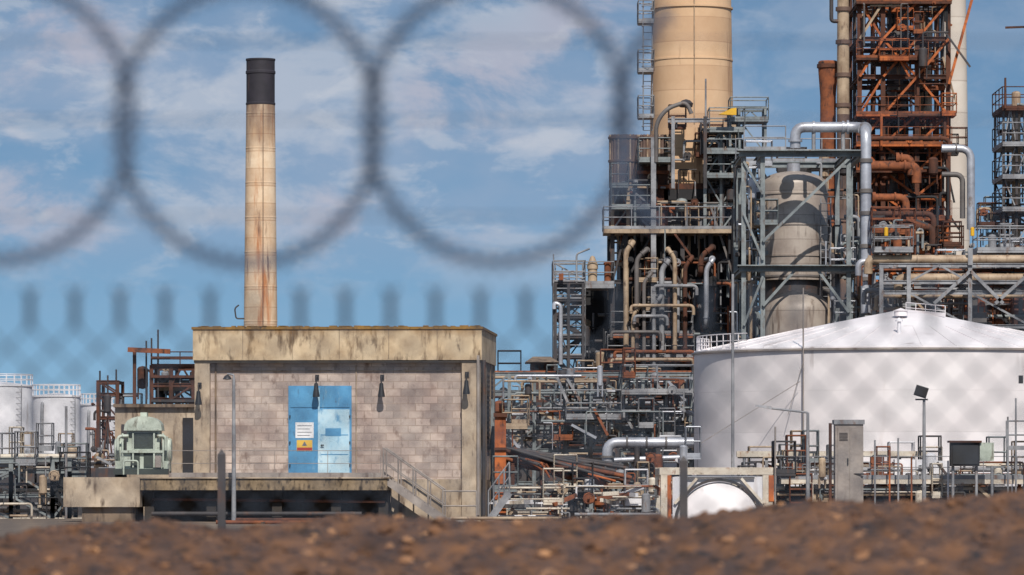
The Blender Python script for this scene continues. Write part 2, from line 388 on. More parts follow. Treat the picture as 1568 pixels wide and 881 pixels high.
for uu,v0,v1 in ((339,690,815),(1047,700,800)):
    g=G(62); b=MB('fence_post'); x=g.x(uu)
    b.box(x-.05,x+.05,62,62.1,0,g.z(v0)-.05,'steel_d'); b.add([(x-.05,62,g.z(v0)-.05),(x+.05,62,g.z(v0)-.05),(x+.05,62.1,g.z(v0)-.05),(x-.05,62.1,g.z(v0)-.05),(x,62.05,g.z(v0)+.02)],[(0,1,4),(1,2,4),(2,3,4),(3,0,4)],'steel_d'); b.done()

# ------------------------------------------------------------------ pump house
g=G(150); k=g.k; e=empty('pump_house',(g.x(298),150,0),math.radians(-3))
Z=g.z; W=438*k; lx=lambda u:(u-298)*k
b=MB('walls'); b.box(.02,W-.02,.3,8,0,Z(520),'block')
b.box(0,lx(321),0,.5,0,Z(552),'conc'); b.box(lx(708),W,0,.5,0,Z(552),'conc')
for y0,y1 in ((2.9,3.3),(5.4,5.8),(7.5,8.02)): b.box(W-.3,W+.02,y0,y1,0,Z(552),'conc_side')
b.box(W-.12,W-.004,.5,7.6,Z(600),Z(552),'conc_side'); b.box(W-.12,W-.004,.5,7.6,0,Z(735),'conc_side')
b.box(lx(600),lx(708),.1,.32,0,Z(734),'conc'); b.done(e)
b=MB('parapet'); b.box(-.05,W+.05,-.05,8.05,Z(552),Z(505),'conc_par'); b.box(-.02,W+.02,-.02,.3,Z(556),Z(552)-.002,'conc_d')  # lower dark strip paints in the shadow line beneath the parapet
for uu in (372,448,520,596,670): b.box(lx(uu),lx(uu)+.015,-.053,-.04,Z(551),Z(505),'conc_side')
b.done(e)
b=MB('roof_coping'); b.box(-.09,W+.09,-.09,8.09,Z(505)+.002,Z(501),'lichen'); 
r=R(3)
for i in range(60): 
    x=r.uniform(0,W); w=r.uniform(.05,.3); b.box(x,x+w,-.06,.2,Z(501),Z(501)+r.uniform(.01,.04),'lichen')
b.done(e)
b=MB('side_louvres')
for y0,y1 in ((.6,2.8),(3.4,5.3),(5.9,7.4)):
    b.box(W-.1,W-.02,y0,y1,Z(690),Z(565),'dark')
    z=Z(690)
    while z<Z(566): b.box(W-.02,W+.01,y0,y1,z,z+.05,'steel_d'); z+=.16
b.done(e)
b=MB('door')
b.box(lx(441),lx(538),.24,.31,Z(730),Z(591),'blue')
b.box(lx(444),lx(487),.215,.238,Z(727),Z(627),'blue'); b.box(lx(489),lx(535),.205,.238,Z(727),Z(627),'blue_l')
b.box(lx(444),lx(487),.22,.238,Z(624),Z(594),'blue'); b.box(lx(489),lx(535),.22,.238,Z(624),Z(594),'blue')
b.box(lx(486.6),lx(489.4),.19,.236,Z(728),Z(594),'blue_l')
for q in (.3,.6): 
    zz=Z(727)+(Z(627)-Z(727))*q; b.box(lx(491),lx(533),.2,.204,zz,zz+.03,'blue')
b.box(lx(498),lx(522),.199,.204,Z(668),Z(656),'blue'); b.cyl((lx(492.5),.2,Z(682)),(lx(492.5),.14,Z(682)),.02,.02,'lampd',8); b.box(lx(491),lx(496),.13,.145,Z(683),Z(681),'lampd')
for zz in (640,680,715): 
    b.cyl((lx(443.5),.2,Z(zz)),(lx(443.5),.2,Z(zz-4)),.02,.02,'lampd',8); b.cyl((lx(535.5),.2,Z(zz)),(lx(535.5),.2,Z(zz-4)),.02,.02,'lampd',8)
b.done(e)
b=MB('door_signs'); b.box(lx(452),lx(480),.205,.213,Z(671),Z(647),'sign_w')
for i in range(4): b.box(lx(455),lx(477-3*(i%2)),.202,.2045,Z(652.6+i*5),Z(651.6+i*5),'ink')
b.box(lx(454),lx(478),.205,.213,Z(691),Z(674),'sign_y'); b.box(lx(454.5),lx(477.5),.201,.2045,Z(690.5),Z(685.5),'sign_r')
b.add([(lx(462),.2,Z(683)),(lx(470),.2,Z(683)),(lx(466),.2,Z(676))],[(0,1,2)],'ink'); b.done(e)
b=MB('wall_lamps')
for uu,yy,vv in ((306,0,590),(485,.3,578),(585,.3,578),(716,0,574)):
    x=lx(uu); z=Z(vv); b.box(x-.06,x+.06,yy-.05,yy,z-.08,z+.08,'lampd'); b.pipe([(x,yy-.04,z),(x,yy-.36,z+.04),(x,yy-.36,z-.2)],.022,'steel_d',6)
    b.lathe((x,yy-.36,z-.62),[(.02,.44),(.06,.42),(.075,.25),(.11,.06),(.11,0),(.01,0)],'lampd',14)
b.done(e)
b=MB('conduits'); 
b.cyl((lx(545),.27,Z(560)),(lx(545),.27,Z(728)),.018,.018,'conc',6); b.cyl((lx(329),.26,Z(552)),(lx(329),.26,Z(728)),.03,.03,'conc_side',8)
b.cyl((lx(321),.27,Z(568)),(lx(708),.27,Z(568)),.015,.015,'conc',6); b.cyl((W-.06,-.04,Z(545)),(W-.06,-.04,0.2),.05,.05,'taupe',8)
b.cyl((W+.1,.25,Z(552)),(W+.1,.25,0.2),.06,.06,'steel_d',8)
b.done(e)
b=MB('loading_platform')
b.box(lx(225),lx(600),-1.6,-.002,.98,Z(733),'slab'); b.box(lx(222),lx(603),-1.66,-.004,Z(733)+.002,Z(731),'conc')
b.box(lx(108),lx(224.5),-1.7,.8,.46,Z(731),'conc'); b.box(lx(135),lx(215),-1.5,.7,0,.458,'conc_side')
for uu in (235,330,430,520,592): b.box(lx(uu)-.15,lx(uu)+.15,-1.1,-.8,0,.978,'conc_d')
b.box(lx(225),lx(600),-.5,-.3,0,.976,'conc_d')  # sheet and piers coloured dark to stand in for shade under the platform
b.cyl((lx(240),-1.2,.7),(lx(595),-1.2,.62),.05,.05,'rust_d',8); b.cyl((lx(240),-1.3,.25),(lx(560),-1.3,.25),.07,.07,'steel_d',8)
b.done(e)
b=MB('platform_railing'); 
b.rail((lx(268),-1.55,Z(731)),(lx(590),-1.55,Z(731)),'taupe',h=.82,r=.010,step=1.35); b.done(e)
b=MB('entrance_steps'); b.stairs(lx(594),Z(733),lx(684),.05,-1.55,1.1,'taupe','taupe')
b.rail((lx(684),-1.55,.0),(lx(735),-1.55,.0),'taupe',h=.95,r=.024); b.done(e)

def lamp_post(uu,vt,d,kind='stick'):
    g=G(d); b=MB('lamp_post'); x=g.x(uu); zt=g.z(vt)
    b.cyl((x,d,0),(x,d,zt),.075 if kind!='mast' else .06,.045,'steel',10); b.box(x-.15,x+.15,d-.15,d+.15,0,.06,'steel')
    if kind=='stick': b.pipe([(x,d,zt),(x,d,zt+.12),(x-.2,d,zt+.14)],.03,'steel',6); b.lathe((x-.2,d,zt-.02),[(.02,.14),(.1,.08),(.14,0),(.01,-.02)],'lampd',12)
    if kind=='arm':
        b.pipe([(x,d,zt-.1),(x,d,zt),(x-.5,d,zt+.06),(x-1.2,d,zt+.14)],.035,'steel',6)
        b.add([(x-1.15,d-.1,zt+.1),(x-1.15,d+.1,zt+.1),(x-1.15,d+.06,zt+.2),(x-1.15,d-.06,zt+.2),(x-1.65,d-.07,zt+.19),(x-1.65,d+.07,zt+.19),(x-1.65,d+.04,zt+.25),(x-1.65,d-.04,zt+.25)],[(0,1,2,3),(4,7,6,5),(0,4,5,1),(3,2,6,7),(0,3,7,4),(1,5,6,2)],'steel')
    if kind=='flood':
        b.beam((x-.28,d,zt),(x+.12,d,zt),.05,.05,'lampd')
        q=Vector((x-.1,d-.08,zt+.25)); 
        b.beam(q+Vector((-.19,0,.06)),q+Vector((.19,0,-.06)),.16,.34,'lampd'); b.beam(q+Vector((-.16,-.1,.05)),q+Vector((.16,-.1,-.05)),.03,.26,'dark')
    b.done()
lamp_post(358,580,147)
lamp_post(1237,632,152,'arm')
lamp_post(1415,612,153,'flood')
lamp_post(1122,420,165,'mast')

# ------------------------------------------------------------------ concrete chimney
g=G(170); b=MB('concrete_chimney'); cx=g.x(394.5); cy=172; zt=g.z(83); zc=g.z(154)
b.lathe((cx,cy,0),[(.66,0),(.60,g.z(500)),(.515,zc)],'chim',40)
b.lathe((cx,cy,0),[(.50,zc-.02),(.53,zc),(.53,zc+.06),(.51,zc+.08),(.51,zt-.55),(.535,zt-.53),(.535,zt-.45),(.51,zt-.42),(.51,zt-.08),(.53,zt-.06),(.53,zt),(.42,zt),(.42,zt-1.2),(.01,zt-1.2)],'soot',40)
for z in np.arange(2,zc-.3,1.24):
    rr=.66-.06*min(1,z/g.z(500))-.085*max(0,(z-g.z(500))/(zc-g.z(500))); b.lathe((cx,cy,z),[(rr,-.03),(rr+.006,-.02),(rr+.006,.02),(rr,.03)],'chim',40)
b.pipe([(cx-.55,171.5,g.z(486)),(cx-.85,171.5,g.z(486)),(cx-.9,171.5,g.z(470)),(cx-.75,171.5,g.z(465))],.03,'steel_d',6)
b.cyl((cx+.12,cy-.62,g.z(500)),(cx+.12,cy-.53,zc),.014,.014,'brown',5,False)
b.done()

# ------------------------------------------------------------------ green engine housing
g=G(149.3); b=MB('generator_set'); k=g.k; X=g.x; Zz=g.z; y=148.7
zf=Zz(727)
b.box(X(176),X(260),y,y+1.3,zf,Zz(718),'mint_d')
b.box(X(186),X(250),y+.1,y+1.2,Zz(718)+.002,Zz(690),'mint')
b.box(X(196),X(246),y+.12,y+1.1,Zz(690)+.002,Zz(660),'mint')
b.box(X(202),X(216),y+.07,y+.118,Zz(716),Zz(694),'mint_d'); b.box(X(222),X(238),y+.07,y+.118,Zz(716),Zz(694),'mint_d'); b.box(X(206),X(238),y+.08,y+.118,Zz(686),Zz(668),'mint_d')
V=[];fs=[];n=10
for yy in (y-.02,y+1.2):
    for i in range(n+1):
        a=math.pi*i/n; V.append((X(221)+29*k*math.cos(a),yy,Zz(660)+.004+22*k*math.sin(a)**.7))
for i in range(n): fs.append((i,i+1,n+1+i+1,n+1+i))
fs+= [tuple(range(n+1))[::-1],tuple(range(n+1,2*n+2))]; b.add(V,fs,'mint')
b.box(X(216),X(226),y+.3,y+.8,Zz(640),Zz(632),'mint')
for s_,uc in ((-1,183),(1,256)):
    b.lathe((X(uc),y+.6,Zz(690)),[(.01,-.14),(.34,-.14),(.38,-.1),(.38,.1),(.34,.14),(.01,.14)],'mint',24,axis='x')
    b.lathe((X(uc),y+.6,Zz(690)),[(.39,-.03),(.43,-.03),(.43,.03),(.39,.03)],'mint',24,axis='x')
    b.box(X(uc)-.1,X(uc)+.1,y+.2,y+1,zf+.1,Zz(706),'mint')
    b.pipe([(X(uc),y,Zz(690)),(X(uc),y-.02,Zz(668)),(X(221+s_*22),y,Zz(668))],.05,'mint',8)
for uu in (190,206,238,252): b.beam((X(uu),y+.03,Zz(716)),(X(uu),y+.03,Zz(664)),.05,.05,'mint')
for i in range(5): b.box(X(199),X(243),y+.09,y+.116,Zz(664+i*1.5),Zz(663.3+i*1.5),'mint_d')
b.beam((X(188),y+.02,Zz(692)),(X(252),y+.02,Zz(692)),.07,.07,'mint')
b.pipe([(X(192),y-.1,zf),(X(192),y-.1,Zz(706)),(X(214),y-.1,Zz(706)),(X(214),y-.1,zf)],.03,'mint',6); b.box(X(240),X(249),y-.06,y+.06,Zz(716),Zz(698),'taupe')
b.done()

# ------------------------------------------------------------------ left background
def storage_tank(u0,u1,vt,d,key='white2'):
    g=G(d); b=MB('storage_tank'); cx=g.x((u0+u1)/2); r=(u1-u0)/2*g.k; zt=g.z(vt)
    b.lathe((cx,d,0),[(r,0),(r,zt-.1),(r+.06,zt-.1),(r+.06,zt),(r,zt),(.01,zt+r*.12)],key,40)
    for a in range(28):
        q=2*math.pi*a/28; q2=2*math.pi*(a+1)/28; p=(cx+r*math.cos(q),d+r*math.sin(q),zt); p2=(cx+r*math.cos(q2),d+r*math.sin(q2),zt)
        b.cyl(p,(p[0],p[1],zt+.65),.03,.03,'white2',5,False)
        for h in (.65,.35): b.cyl((p[0],p[1],zt+h),(p2[0],p2[1],zt+h),.028,.028,'white2',5,False)
    b.ladder(cx+r*.7,d-r*.75,0,zt,'steel'); b.pipe([(cx-r*.5,d-r-.1,.3),(cx-r*.5,d-r-.1,zt*.9),(cx-r*.5,d-r*.6,zt*.95)],.1,'steel',8)
    b.done()
storage_tank(-70,50,590,300); storage_tank(50,123,606,292); storage_tank(123,186,619,310,'white2'); storage_tank(-210,-80,600,310)
g=G(172); b=MB('switch_room'); b.box(g.x(176),g.x(310),172,178,0,g.z(624),'conc'); b.box(g.x(174),g.x(312),171.8,178.2,g.z(624)+.002,g.z(619),'conc_side'); b.box(g.x(280),g.x(296),171.9,172.01,g.z(725),g.z(640),'dark'); b.box(g.x(186),g.x(240),171.9,172.01,g.z(715),g.z(650),'steel_d'); b.done()
g=G(225); b=MB('process_structure'); r=R(8)
xs=[g.x(u) for u in (206,232,262,296,320)]; zs=[0,g.z(700),g.z(650),g.z(612),g.z(590),g.z(562)]
b.frame(xs[1:],[225,229],zs,.18,'rust_d',r,.4); b.deck(xs[1],xs[-1],224.8,229.2,g.z(575),'rust_d',None); b.deck(xs[1],xs[-1],224.8,229.2,g.z(612),'steel_d',None)
b.rail((xs[1],224.9,g.z(562)),(xs[-1],224.9,g.z(562)),'rust_d',h=.7)
b.beam((g.x(197),224.5,g.z(536)),(xs[2],224.5,g.z(539)),.2,.22,'rust'); b.beam((xs[1],224.5,g.z(548)),(xs[-1],224.5,g.z(548)),.1,.1,'rust_d'); b.ibeam((xs[0],225,0),(xs[0],225,g.z(536)),.16,.16,'rust_d')
b.clutter(g,215,300,562,700,3.5,56,['rust_d','steel_d','tan','steel'],r)
for uu,vt in ((242,505),(224,522),(232,518),(153,568),(178,566),(165,575)): b.cyl((g.x(uu),225,0),(g.x(uu),225,g.z(vt)),.06,.04,'steel_d',6)
b.box(g.x(237),g.x(300),225.5,228,g.z(598),g.z(585),'conc'); b.frame([g.x(150),g.x(180)],[225,228],[0,g.z(640),g.z(604),g.z(585)],.15,'rust_d',r,.6); b.clutter(g,128,205,605,690,4,26,['rust_d','steel_d','steel','rust'],r,(1,2.6)); b.done()

g=G(160); b=MB('pipe_rack'); r=R(9); X=g.x;Zz=g.z
for v,kk,rad,yo in ((699,'cream',4.2,0),(707,'steel',2.5,.5),(714,'tan',2.5,1.0),(742,'steel',2.5,0),(751,'cream',3,.8),(772,'steel',2,0.3),(783,'tan',3,.9),(796,'cream',3,-.4)):
    b.pipe([(X(-260),161+yo,Zz(v)),(X(112 if v<790 else 200),161+yo,Zz(v))],rad*g.k,kk,10)
b.frame([X(u) for u in (-220,-150,-70,14,78,104)],[160.6,162.8],[0,Zz(760),Zz(722)],.14,'steel_g',r,.9)
b.frame([X(u) for u in (-220,-150,-70,14,78,104)],[160.6,162.8],[0,Zz(704)],.14,'steel_g')
b.clutter(g,-20,108,700,790,3,70,['steel_g','steel','tan','steel_d','dark','cream'],r,(.8,2)); 
b.clutter(G(190),-20,190,686,720,20,50,['steel','steel_d','tan','rust'],r,(1,3))
b.box(X(-260),X(150),172,176,0,Zz(716),'steel_d')
b.cyl((X(100),160.3,0),(X(100),160.3,Zz(622)),.045,.045,'steel',8)
b.done()

# ------------------------------------------------------------------ big stack + furnace unit
g=G(240); b=MB('flue_stack'); k=g.k; cx=g.x(1061.5); 
b.lathe((cx,242,0),[(66*k,0),(64.5*k,g.z(200)),(61*k,g.z(0)),(58*k,g.z(-160)),(59.5*k,g.z(-161)),(59.5*k,g.z(-170)),(50*k,g.z(-170)),(50*k,g.z(-100))],'stack',64)
b.cyl((g.x(1063),242-64.8*k,g.z(190)),(g.x(1063),242-58.6*k,g.z(-160)),.03,.03,'tan',6,False)
for v in (8,88): b.lathe((cx,242,g.z(v)),[(62*k,-.05),(63.6*k,-.04),(63.6*k,.04),(62*k,.05)],'stack',64)
b.ladder(g.x(992),240,g.z(200),g.z(-150),'steel')
z=g.z(195)
while z<g.z(-150):
    b.pipe([(g.x(985),240,z),(g.x(982),239.4,z),(g.x(992),239.2,z),(g.x(999),239.6,z)],.02,'steel',4); z+=1.0
b.cyl((g.x(984),239.4,g.z(195)),(g.x(984),239.4,g.z(-150)),.02,.02,'steel',4,False)
for v in (35,110,180): b.deck(g.x(977),g.x(1001),239.4,241,g.z(v),'steel','steel',.06)
b.done()

g=G(228); k=g.k; X=g.x; Zz=g.z; r=R(21)
b=MB('process_furnace')
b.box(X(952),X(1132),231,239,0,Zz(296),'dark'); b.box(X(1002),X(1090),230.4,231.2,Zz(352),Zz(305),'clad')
for i in range(24):
    x=X(1002)+(X(1090)-X(1002))*i/24; b.box(x,x+.05,230.32,230.398,Zz(352),Zz(305),'clad')
b.box(X(1030),X(1078),229.4,235,Zz(278),Zz(192),'stack'); b.box(X(1018),X(1090),229.2,236,Zz(304),Zz(288),'dark'); b.box(X(1024),X(1084),229.3,235,Zz(287.5),Zz(278.5),'rust_d')
for i in range(5): b.box(X(1040+i*8),X(1041+i*8),229.3,229.398,Zz(278),Zz(260),'rust_d')
for uc,hw,vt,vb,yy in ((957,22,203,284,229),(1002,22,203,252,229)):
    rr=hw*k; b.lathe((X(uc),yy+1,0),[(rr,Zz(vb)),(rr,Zz(vt)),(rr*.9,Zz(vt)),(rr*.9,Zz(vt)-.5),(.01,Zz(vt)-.5)],'brown',32); 
    for a in range(22):
        q=2*math.pi*a/22; b.beam((X(uc)+rr*math.cos(q),yy+1+rr*math.sin(q),Zz(vb)),(X(uc)+rr*math.cos(q),yy+1+rr*math.sin(q),Zz(vt)+.02),.07,.07,'tan' if a%3==0 else 'brown')
    for v in (vt+4,vt+40): b.lathe((X(uc),yy+1,Zz(v)),[(rr,-.06),(rr+.08,-.05),(rr+.08,.05),(rr,.06)],'brown',32)
b.box(X(980),X(1024),229.2,234,Zz(346),Zz(252)-.01,'rust_d'); b.box(X(940),X(979),229.6,233,Zz(350),Zz(286),'clad'); b.box(X(1086),X(1134),231,236,Zz(352),Zz(236),'steel_d')
for v in (262,284,310): b.beam((X(976),229.1,Zz(v)),(X(1026),229.1,Zz(v)),.12,.16,'rust')
cols=[X(u) for u in (938,958,1002,1045,1088,1128)]
b.frame(cols,[228,236],[0,Zz(650),Zz(600),Zz(548),Zz(512),Zz(432),Zz(352)],.2,'steel_d',r,.25)
b.frame([X(u) for u in (938,962,1000)],[228.4,233],[Zz(352),Zz(318),Zz(285)],.16,'tan',r,.6,'steel')
b.frame([X(u) for u in (1080,1105,1134)],[228.4,233],[Zz(352),Zz(312),Zz(270),Zz(232),Zz(200)],.15,'steel_g',r,.8)
for v,u0,u1,kk in ((352,924,1136,'tan'),(436,846,940,'steel'),(548,930,1062,'rust'),(512,935,1060,'rust')):
    b.deck(X(u0),X(u1),227.2,230,Zz(v),kk,'steel',.2)
for v,u0,u1 in ((270,1080,1136),(232,1076,1130),(200,1086,1140),(285,936,962),(318,936,1000),(184,1118,1176),(246,978,1030)):
    b.deck(X(u0),X(u1),227.6,229.6,Zz(v),'steel_g','steel_g',.1)
b.frame([X(1118),X(1132),X(1172)],[228,230],[Zz(235),Zz(184),Zz(165)],.12,'steel_g',r,.5)
b.ibeam((X(1000),227.4,0),(X(1000),227.4,Zz(212)),.24,.24,'steel'); b.ibeam((X(1030),227.4,Zz(290)),(X(1030),227.4,Zz(180)),.16,.16,'steel'); b.ibeam((X(1079),227.4,Zz(290)),(X(1079),227.4,Zz(180)),.16,.16,'steel_d'); b.ibeam((X(1022),227.4,Zz(186)),(X(1086),227.4,Zz(186)),.14,.2,'steel')
b.pipe([(X(1004),227.3,Zz(250)),(X(1004),227.3,Zz(190)),(X(1020),227.3,Zz(168)),(X(1050),227.3,Zz(158)),(X(1058),227.3,Zz(176))],.1,'clad',10,bend=8)
b.lathe((X(1050),227.6,Zz(166)),[(.01,0),(.3,.02),(.34,.2),(.2,.34),(.01,.4)],'steel_d',16)
b.add([(X(1099),226.9,Zz(178)),(X(1126),226.9,Zz(179)),(X(1126),226.9,Zz(168)),(X(1118),226.9,Zz(169)),(X(1099),227.3,Zz(178)),(X(1126),227.3,Zz(179)),(X(1126),227.3,Zz(168)),(X(1118),227.3,Zz(169))],[(0,1,2,3),(7,6,5,4),(0,3,7,4),(3,2,6,7),(2,1,5,6),(1,0,4,5)],'yellow'); b.cyl((X(1080),227.5,Zz(200)),(X(1080),227.5,Zz(122)),.05,.04,'steel',6)
for (ua,va,ub,vb,rad,kk,yo) in ((958,372,958,548,4.2,'tan',0),(974,384,990,545,3.6,'clad',-.3),(1012,400,1012,556,4.2,'steel',-.4),(1032,384,1022,540,3.4,'tan',-.5),(1048,395,1048,545,3.4,'rust_d',-.1),(1072,380,1090,420,4,'rust_d',-.2),(1080,398,1080,500,3.8,'silver',-.4),(985,420,985,560,3,'clad',-.6),(968,470,968,600,3,'tan',-.6),(1000,455,1000,600,3,'steel',-.7)):
    y=227.2+yo; b.pipe([(X(ub),y+1.6,Zz(va)),(X(ub if ub!=ua else ua+12),y,Zz(va)),(X(ua),y,Zz(va+14)),(X(ua),y,Zz(vb)),(X(ua),y+2,Zz(vb))],rad*k,kk,12,bend=2.5,fl=kk)
for v,u0,u1,kk in ((470,965,1060,'tan'),(510,935,1010,'clad'),(540,940,1062,'rust'),(552,935,1060,'tan'),(440,1000,1065,'steel'),(486,970,1020,'steel')):
    b.pipe([(X(u0),226.4,Zz(v+12)),(X(u0),226.4,Zz(v)),(X(u1),226.4,Zz(v)),(X(u1),226.4,Zz(v+14))],2.6*k,kk,10,fl=kk)
b.clutter(G(227),940,1135,300,560,4,180,['steel_d','steel','tan','rust_d','clad','dark','steel_g','dark','rust'],r,(1,3.0),lev=[312,352,400,432,470,512,548])
b.clutter(G(228),930,1020,262,345,3,44,['tan','steel','steel_d','rust'],r,(1,2.3))
b.clutter(G(228),1080,1138,195,350,4,70,['tan','steel_d','steel_d','steel_g','rust'],r,(1,2.6))
b.clutter(G(228),1020,1135,180,300,2,26,['steel','steel_d','rust_d'],r,(.8,1.8))
b.box(X(896),X(952),231,236,0,Zz(440),'dark'); b.clutter(G(229),892,950,440,560,2,36,['steel_d','dark','tan','steel'],r,(1,3))
b.done()

b=MB('stair_tower'); xs=[X(850),X(870),X(892)]
lv=[0,Zz(650),Zz(600),Zz(548),Zz(518),Zz(488),Zz(462),Zz(436)]
b.frame(xs,[226,229],lv,.13,'steel_d',r,.3)
for i in range(len(lv)-1):
    a=(xs[0],xs[2]) if i%2 else (xs[2],xs[0]); b.stairs(a[0],lv[i]+.05,a[1],lv[i+1],226.4,.8,'steel_d','steel')
    b.deck(xs[0]-.1,xs[2]+.1,226,229,lv[i+1],'steel_d','steel',.06)
b.cyl((X(847),226,Zz(436)),(X(847),226,Zz(392)),.04,.03,'steel',6)
b.pipe([(X(882),226,Zz(436)),(X(882),226,Zz(392)),(X(902),226,Zz(384))],.045,'steel',6)
b.lathe((X(907),227.5,Zz(436)),[(.22,0),(.22,.7),(.26,.72),(.26,.9),(.1,1.3),(.01,1.35)],'tan',14); b.lathe((X(930),227.5,Zz(436)),[(.16,0),(.16,.9),(.2,1),(.01,1.1)],'rust',14)
b.pipe([(X(858),225.8,Zz(560)),(X(858),225.8,Zz(470)),(X(848),225.8,Zz(466)),(X(848),225.8,Zz(476))],.1,'silver',8)
b.box(X(855),X(862),225.7,225.9,Zz(432),Zz(422),'rust'); b.done()

# ------------------------------------------------------------------ reactor vessel in frame
g=G(215); k=g.k; X=g.x; Zz=g.z; r=R(31)
b=MB('reactor_vessel')
cx=X(1221); cy=218; rr=53*k
b.dome((cx,cy),rr,Zz(426),Zz(278),22*k,'vessel',48)
for v in (292,340,388,420): b.lathe((cx,cy,Zz(v)),[(rr,-.05),(rr+.05,-.04),(rr+.05,.04),(rr,.05)],'clad' if v>400 else 'vessel',48)
b.lathe((cx,cy,0),[(rr*.85,0),(rr*.85,Zz(426))],'steel_d',32); 
b.cyl((cx,cy,Zz(262)),(cx,cy,Zz(244)),.3,.3,'silver',16)
b.dome((X(1222),215.6),53*k,0.0,Zz(478),34*k,'vessel',48)
b.ladder(X(1268),216.6,Zz(500),Zz(300),'steel'); b.pipe([(X(1264),217,Zz(390)),(X(1284),216.6,Zz(390)),(X(1284),216.6,Zz(470))],.2,'steel_d',10,fl='steel_d')
b.done()
b=MB('vessel_support_frame')
xs=[X(1137),X(1166),X(1297),X(1318)]
for x in xs: 
    for y in (214,221.5): b.ibeam((x,y,0),(x,y,Zz(238)),.2,.2,'steel_g')
for v in (238,413): 
    for y in (213.9,221.6): b.ibeam((xs[0]-.2,y,Zz(v)),(xs[-1]+.2,y,Zz(v)),.3,.28,'steel_g')
    for x in xs: b.ibeam((x,214,Zz(v)-.01),(x,221.5,Zz(v)-.01),.22,.24,'steel_g')
b.deck(xs[0]-.3,xs[-1]+.3,213.4,214.4,Zz(233),'steel_g',None,.05); b.rail((xs[0],213.5,Zz(233)),(xs[1]+1,213.5,Zz(233)),'steel'); b.rail((xs[0],221.5,Zz(233)),(xs[-1],221.5,Zz(233)),'steel')
b.deck(xs[0]-.3,xs[-1]+.3,213.4,214.4,Zz(408),'steel_g',None,.05)
b.beam((xs[1],213.8,Zz(372)),(xs[2],213.8,Zz(246)),.10,.12,'steel_g'); b.beam((xs[0],213.8,Zz(250)),(xs[1],213.8,Zz(300)),.1,.1,'steel_g'); b.beam((xs[1],213.8,Zz(470)),(X(1215),213.8,Zz(416)),.12,.12,'steel_g'); b.beam((xs[2],213.8,Zz(480)),(X(1250),213.8,Zz(416)),.12,.12,'steel_g')
b.beam((xs[0],213.8,Zz(330)),(xs[1],213.8,Zz(400)),.1,.1,'steel_g'); b.beam((xs[0],213.8,Zz(500)),(xs[1],213.8,Zz(425)),.1,.1,'steel_g')
b.clutter(G(214),1130,1168,245,520,5,60,['steel','steel_g','tan','steel_d','silver'],r,(1,2.6))
b.clutter(G(214),1268,1335,340,500,5,46,['steel','steel_g','tan','steel_d','silver'],r,(1,2.6))
b.clutter(G(221),1132,1320,250,500,5,120,['steel_d','steel_d','steel','rust_d','tan','dark'],r,(1,3.4))
b.box(X(1272),X(1300),221.8,224,0,Zz(336),'clad'); b.box(X(1134),X(1172),221.8,224,0,Zz(300),'dark')
b.done()
b=MB('overhead_transfer_pipe')
b.pipe([(X(1217),214.6,Zz(228)),(X(1217),214.6,Zz(196)),(X(1322),214.6,Zz(196)),(X(1322),213.4,Zz(206)),(X(1322),213.4,Zz(482))],8*k,'silver',20,bend=2.4,fl='silver')
for v in (250,296,330,380,430): b.lathe((X(1322),213.4,Zz(v)),[(8*k,-.1),(10*k,-.08),(10*k,.08),(8*k,.1)],'clad',20)
for u in (1245,1290): b.lathe((X(u),214.6,Zz(196)),[(8*k,-.06),(9.6*k,-.05),(9.6*k,.05),(8*k,.06)],'silver',20,axis='x'); b.cyl((X(u),214.6,Zz(196)),(X(u),214.6,Zz(232)),.09,.09,'steel',8)
b.done()

# ------------------------------------------------------------------ rusty lattice tower, columns
g=G(252); k=g.k; X=g.x; Zz=g.z; r=R(44)
b=MB('rusty_lattice_tower')
xs=[X(u) for u in (1316,1352,1404,1452)]; lv=[0,Zz(640),Zz(560),Zz(470)]+[Zz(v) for v in (384,335,300,262,222,176,118,60,4,-40,-90)]
b.frame(xs,[252,259],lv,.24,'rust_d',r,1.3,'rust_o')
b.frame([xs[0],xs[3]],[255.5],lv[4:],.2,'steel_d')
for i in range(9,13):  # pale X-bracing of the open upper bays
    for a,c in ((0,1),(1,2),(2,3)):
        if r.random()<.8: b.beam((xs[a],251.7,lv[i]),(xs[c],251.7,lv[i+1]),.1,.12,r.choice(['tan','rust_o','rust_o'])); 
        if r.random()<.8: b.beam((xs[a],258.7,lv[i+1]),(xs[c],258.7,lv[i]),.1,.12,r.choice(['steel_d','rust_d','tan']))
for v,kk,u1 in ((384,'rust_o',1456),(335,'rust',1456),(262,'rust_d',1440),(222,'rust_o',1456),(176,'rust_o',1456),(90,'rust_d',1420),(4,'rust_d',1456)):
    b.box(xs[0]-.2,X(u1),251.4,253,Zz(v)-.12,Zz(v),kk); b.rail((xs[0]-.2,251.4,Zz(v)),(X(u1),251.4,Zz(v)),'rust',h=.9,r=.02)
b.deck(X(1440),X(1462),251,253,Zz(176),'rust_o','rust_o'); 
b.lathe((X(1384),256,0),[(17*k,0),(17*k,Zz(-60))],'clad',24)
b.lathe((X(1428),257,0),[(12*k,0),(12*k,Zz(20)),(.01,Zz(8))],'tan',24)
b.beam((X(1452),251.6,Zz(130)),(X(1490),251.6,Zz(-10)),.14,.14,'rust_o')
for v,u0,u1,rad,kk in ((257,1322,1400,7.5,'rust'),(305,1334,1384,6,'rust'),(330,1330,1426,4.5,'rust_d'),(350,1375,1425,6,'rust_d'),(245,1370,1392,6,'rust'),(215,1330,1450,3.5,'rust_d')):
    b.pipe([(X(u0),250.6,Zz(v)),(X(u1),250.6,Zz(v)),(X(u1),250.6,Zz(v+26))],rad*k,kk,14,fl=kk)
    b.lathe((X(u0),250.6,Zz(v)),[(rad*k,-.05),(rad*k*1.4,-.05),(rad*k*1.4,.12),(rad*k,.12)],kk,14,axis='x')
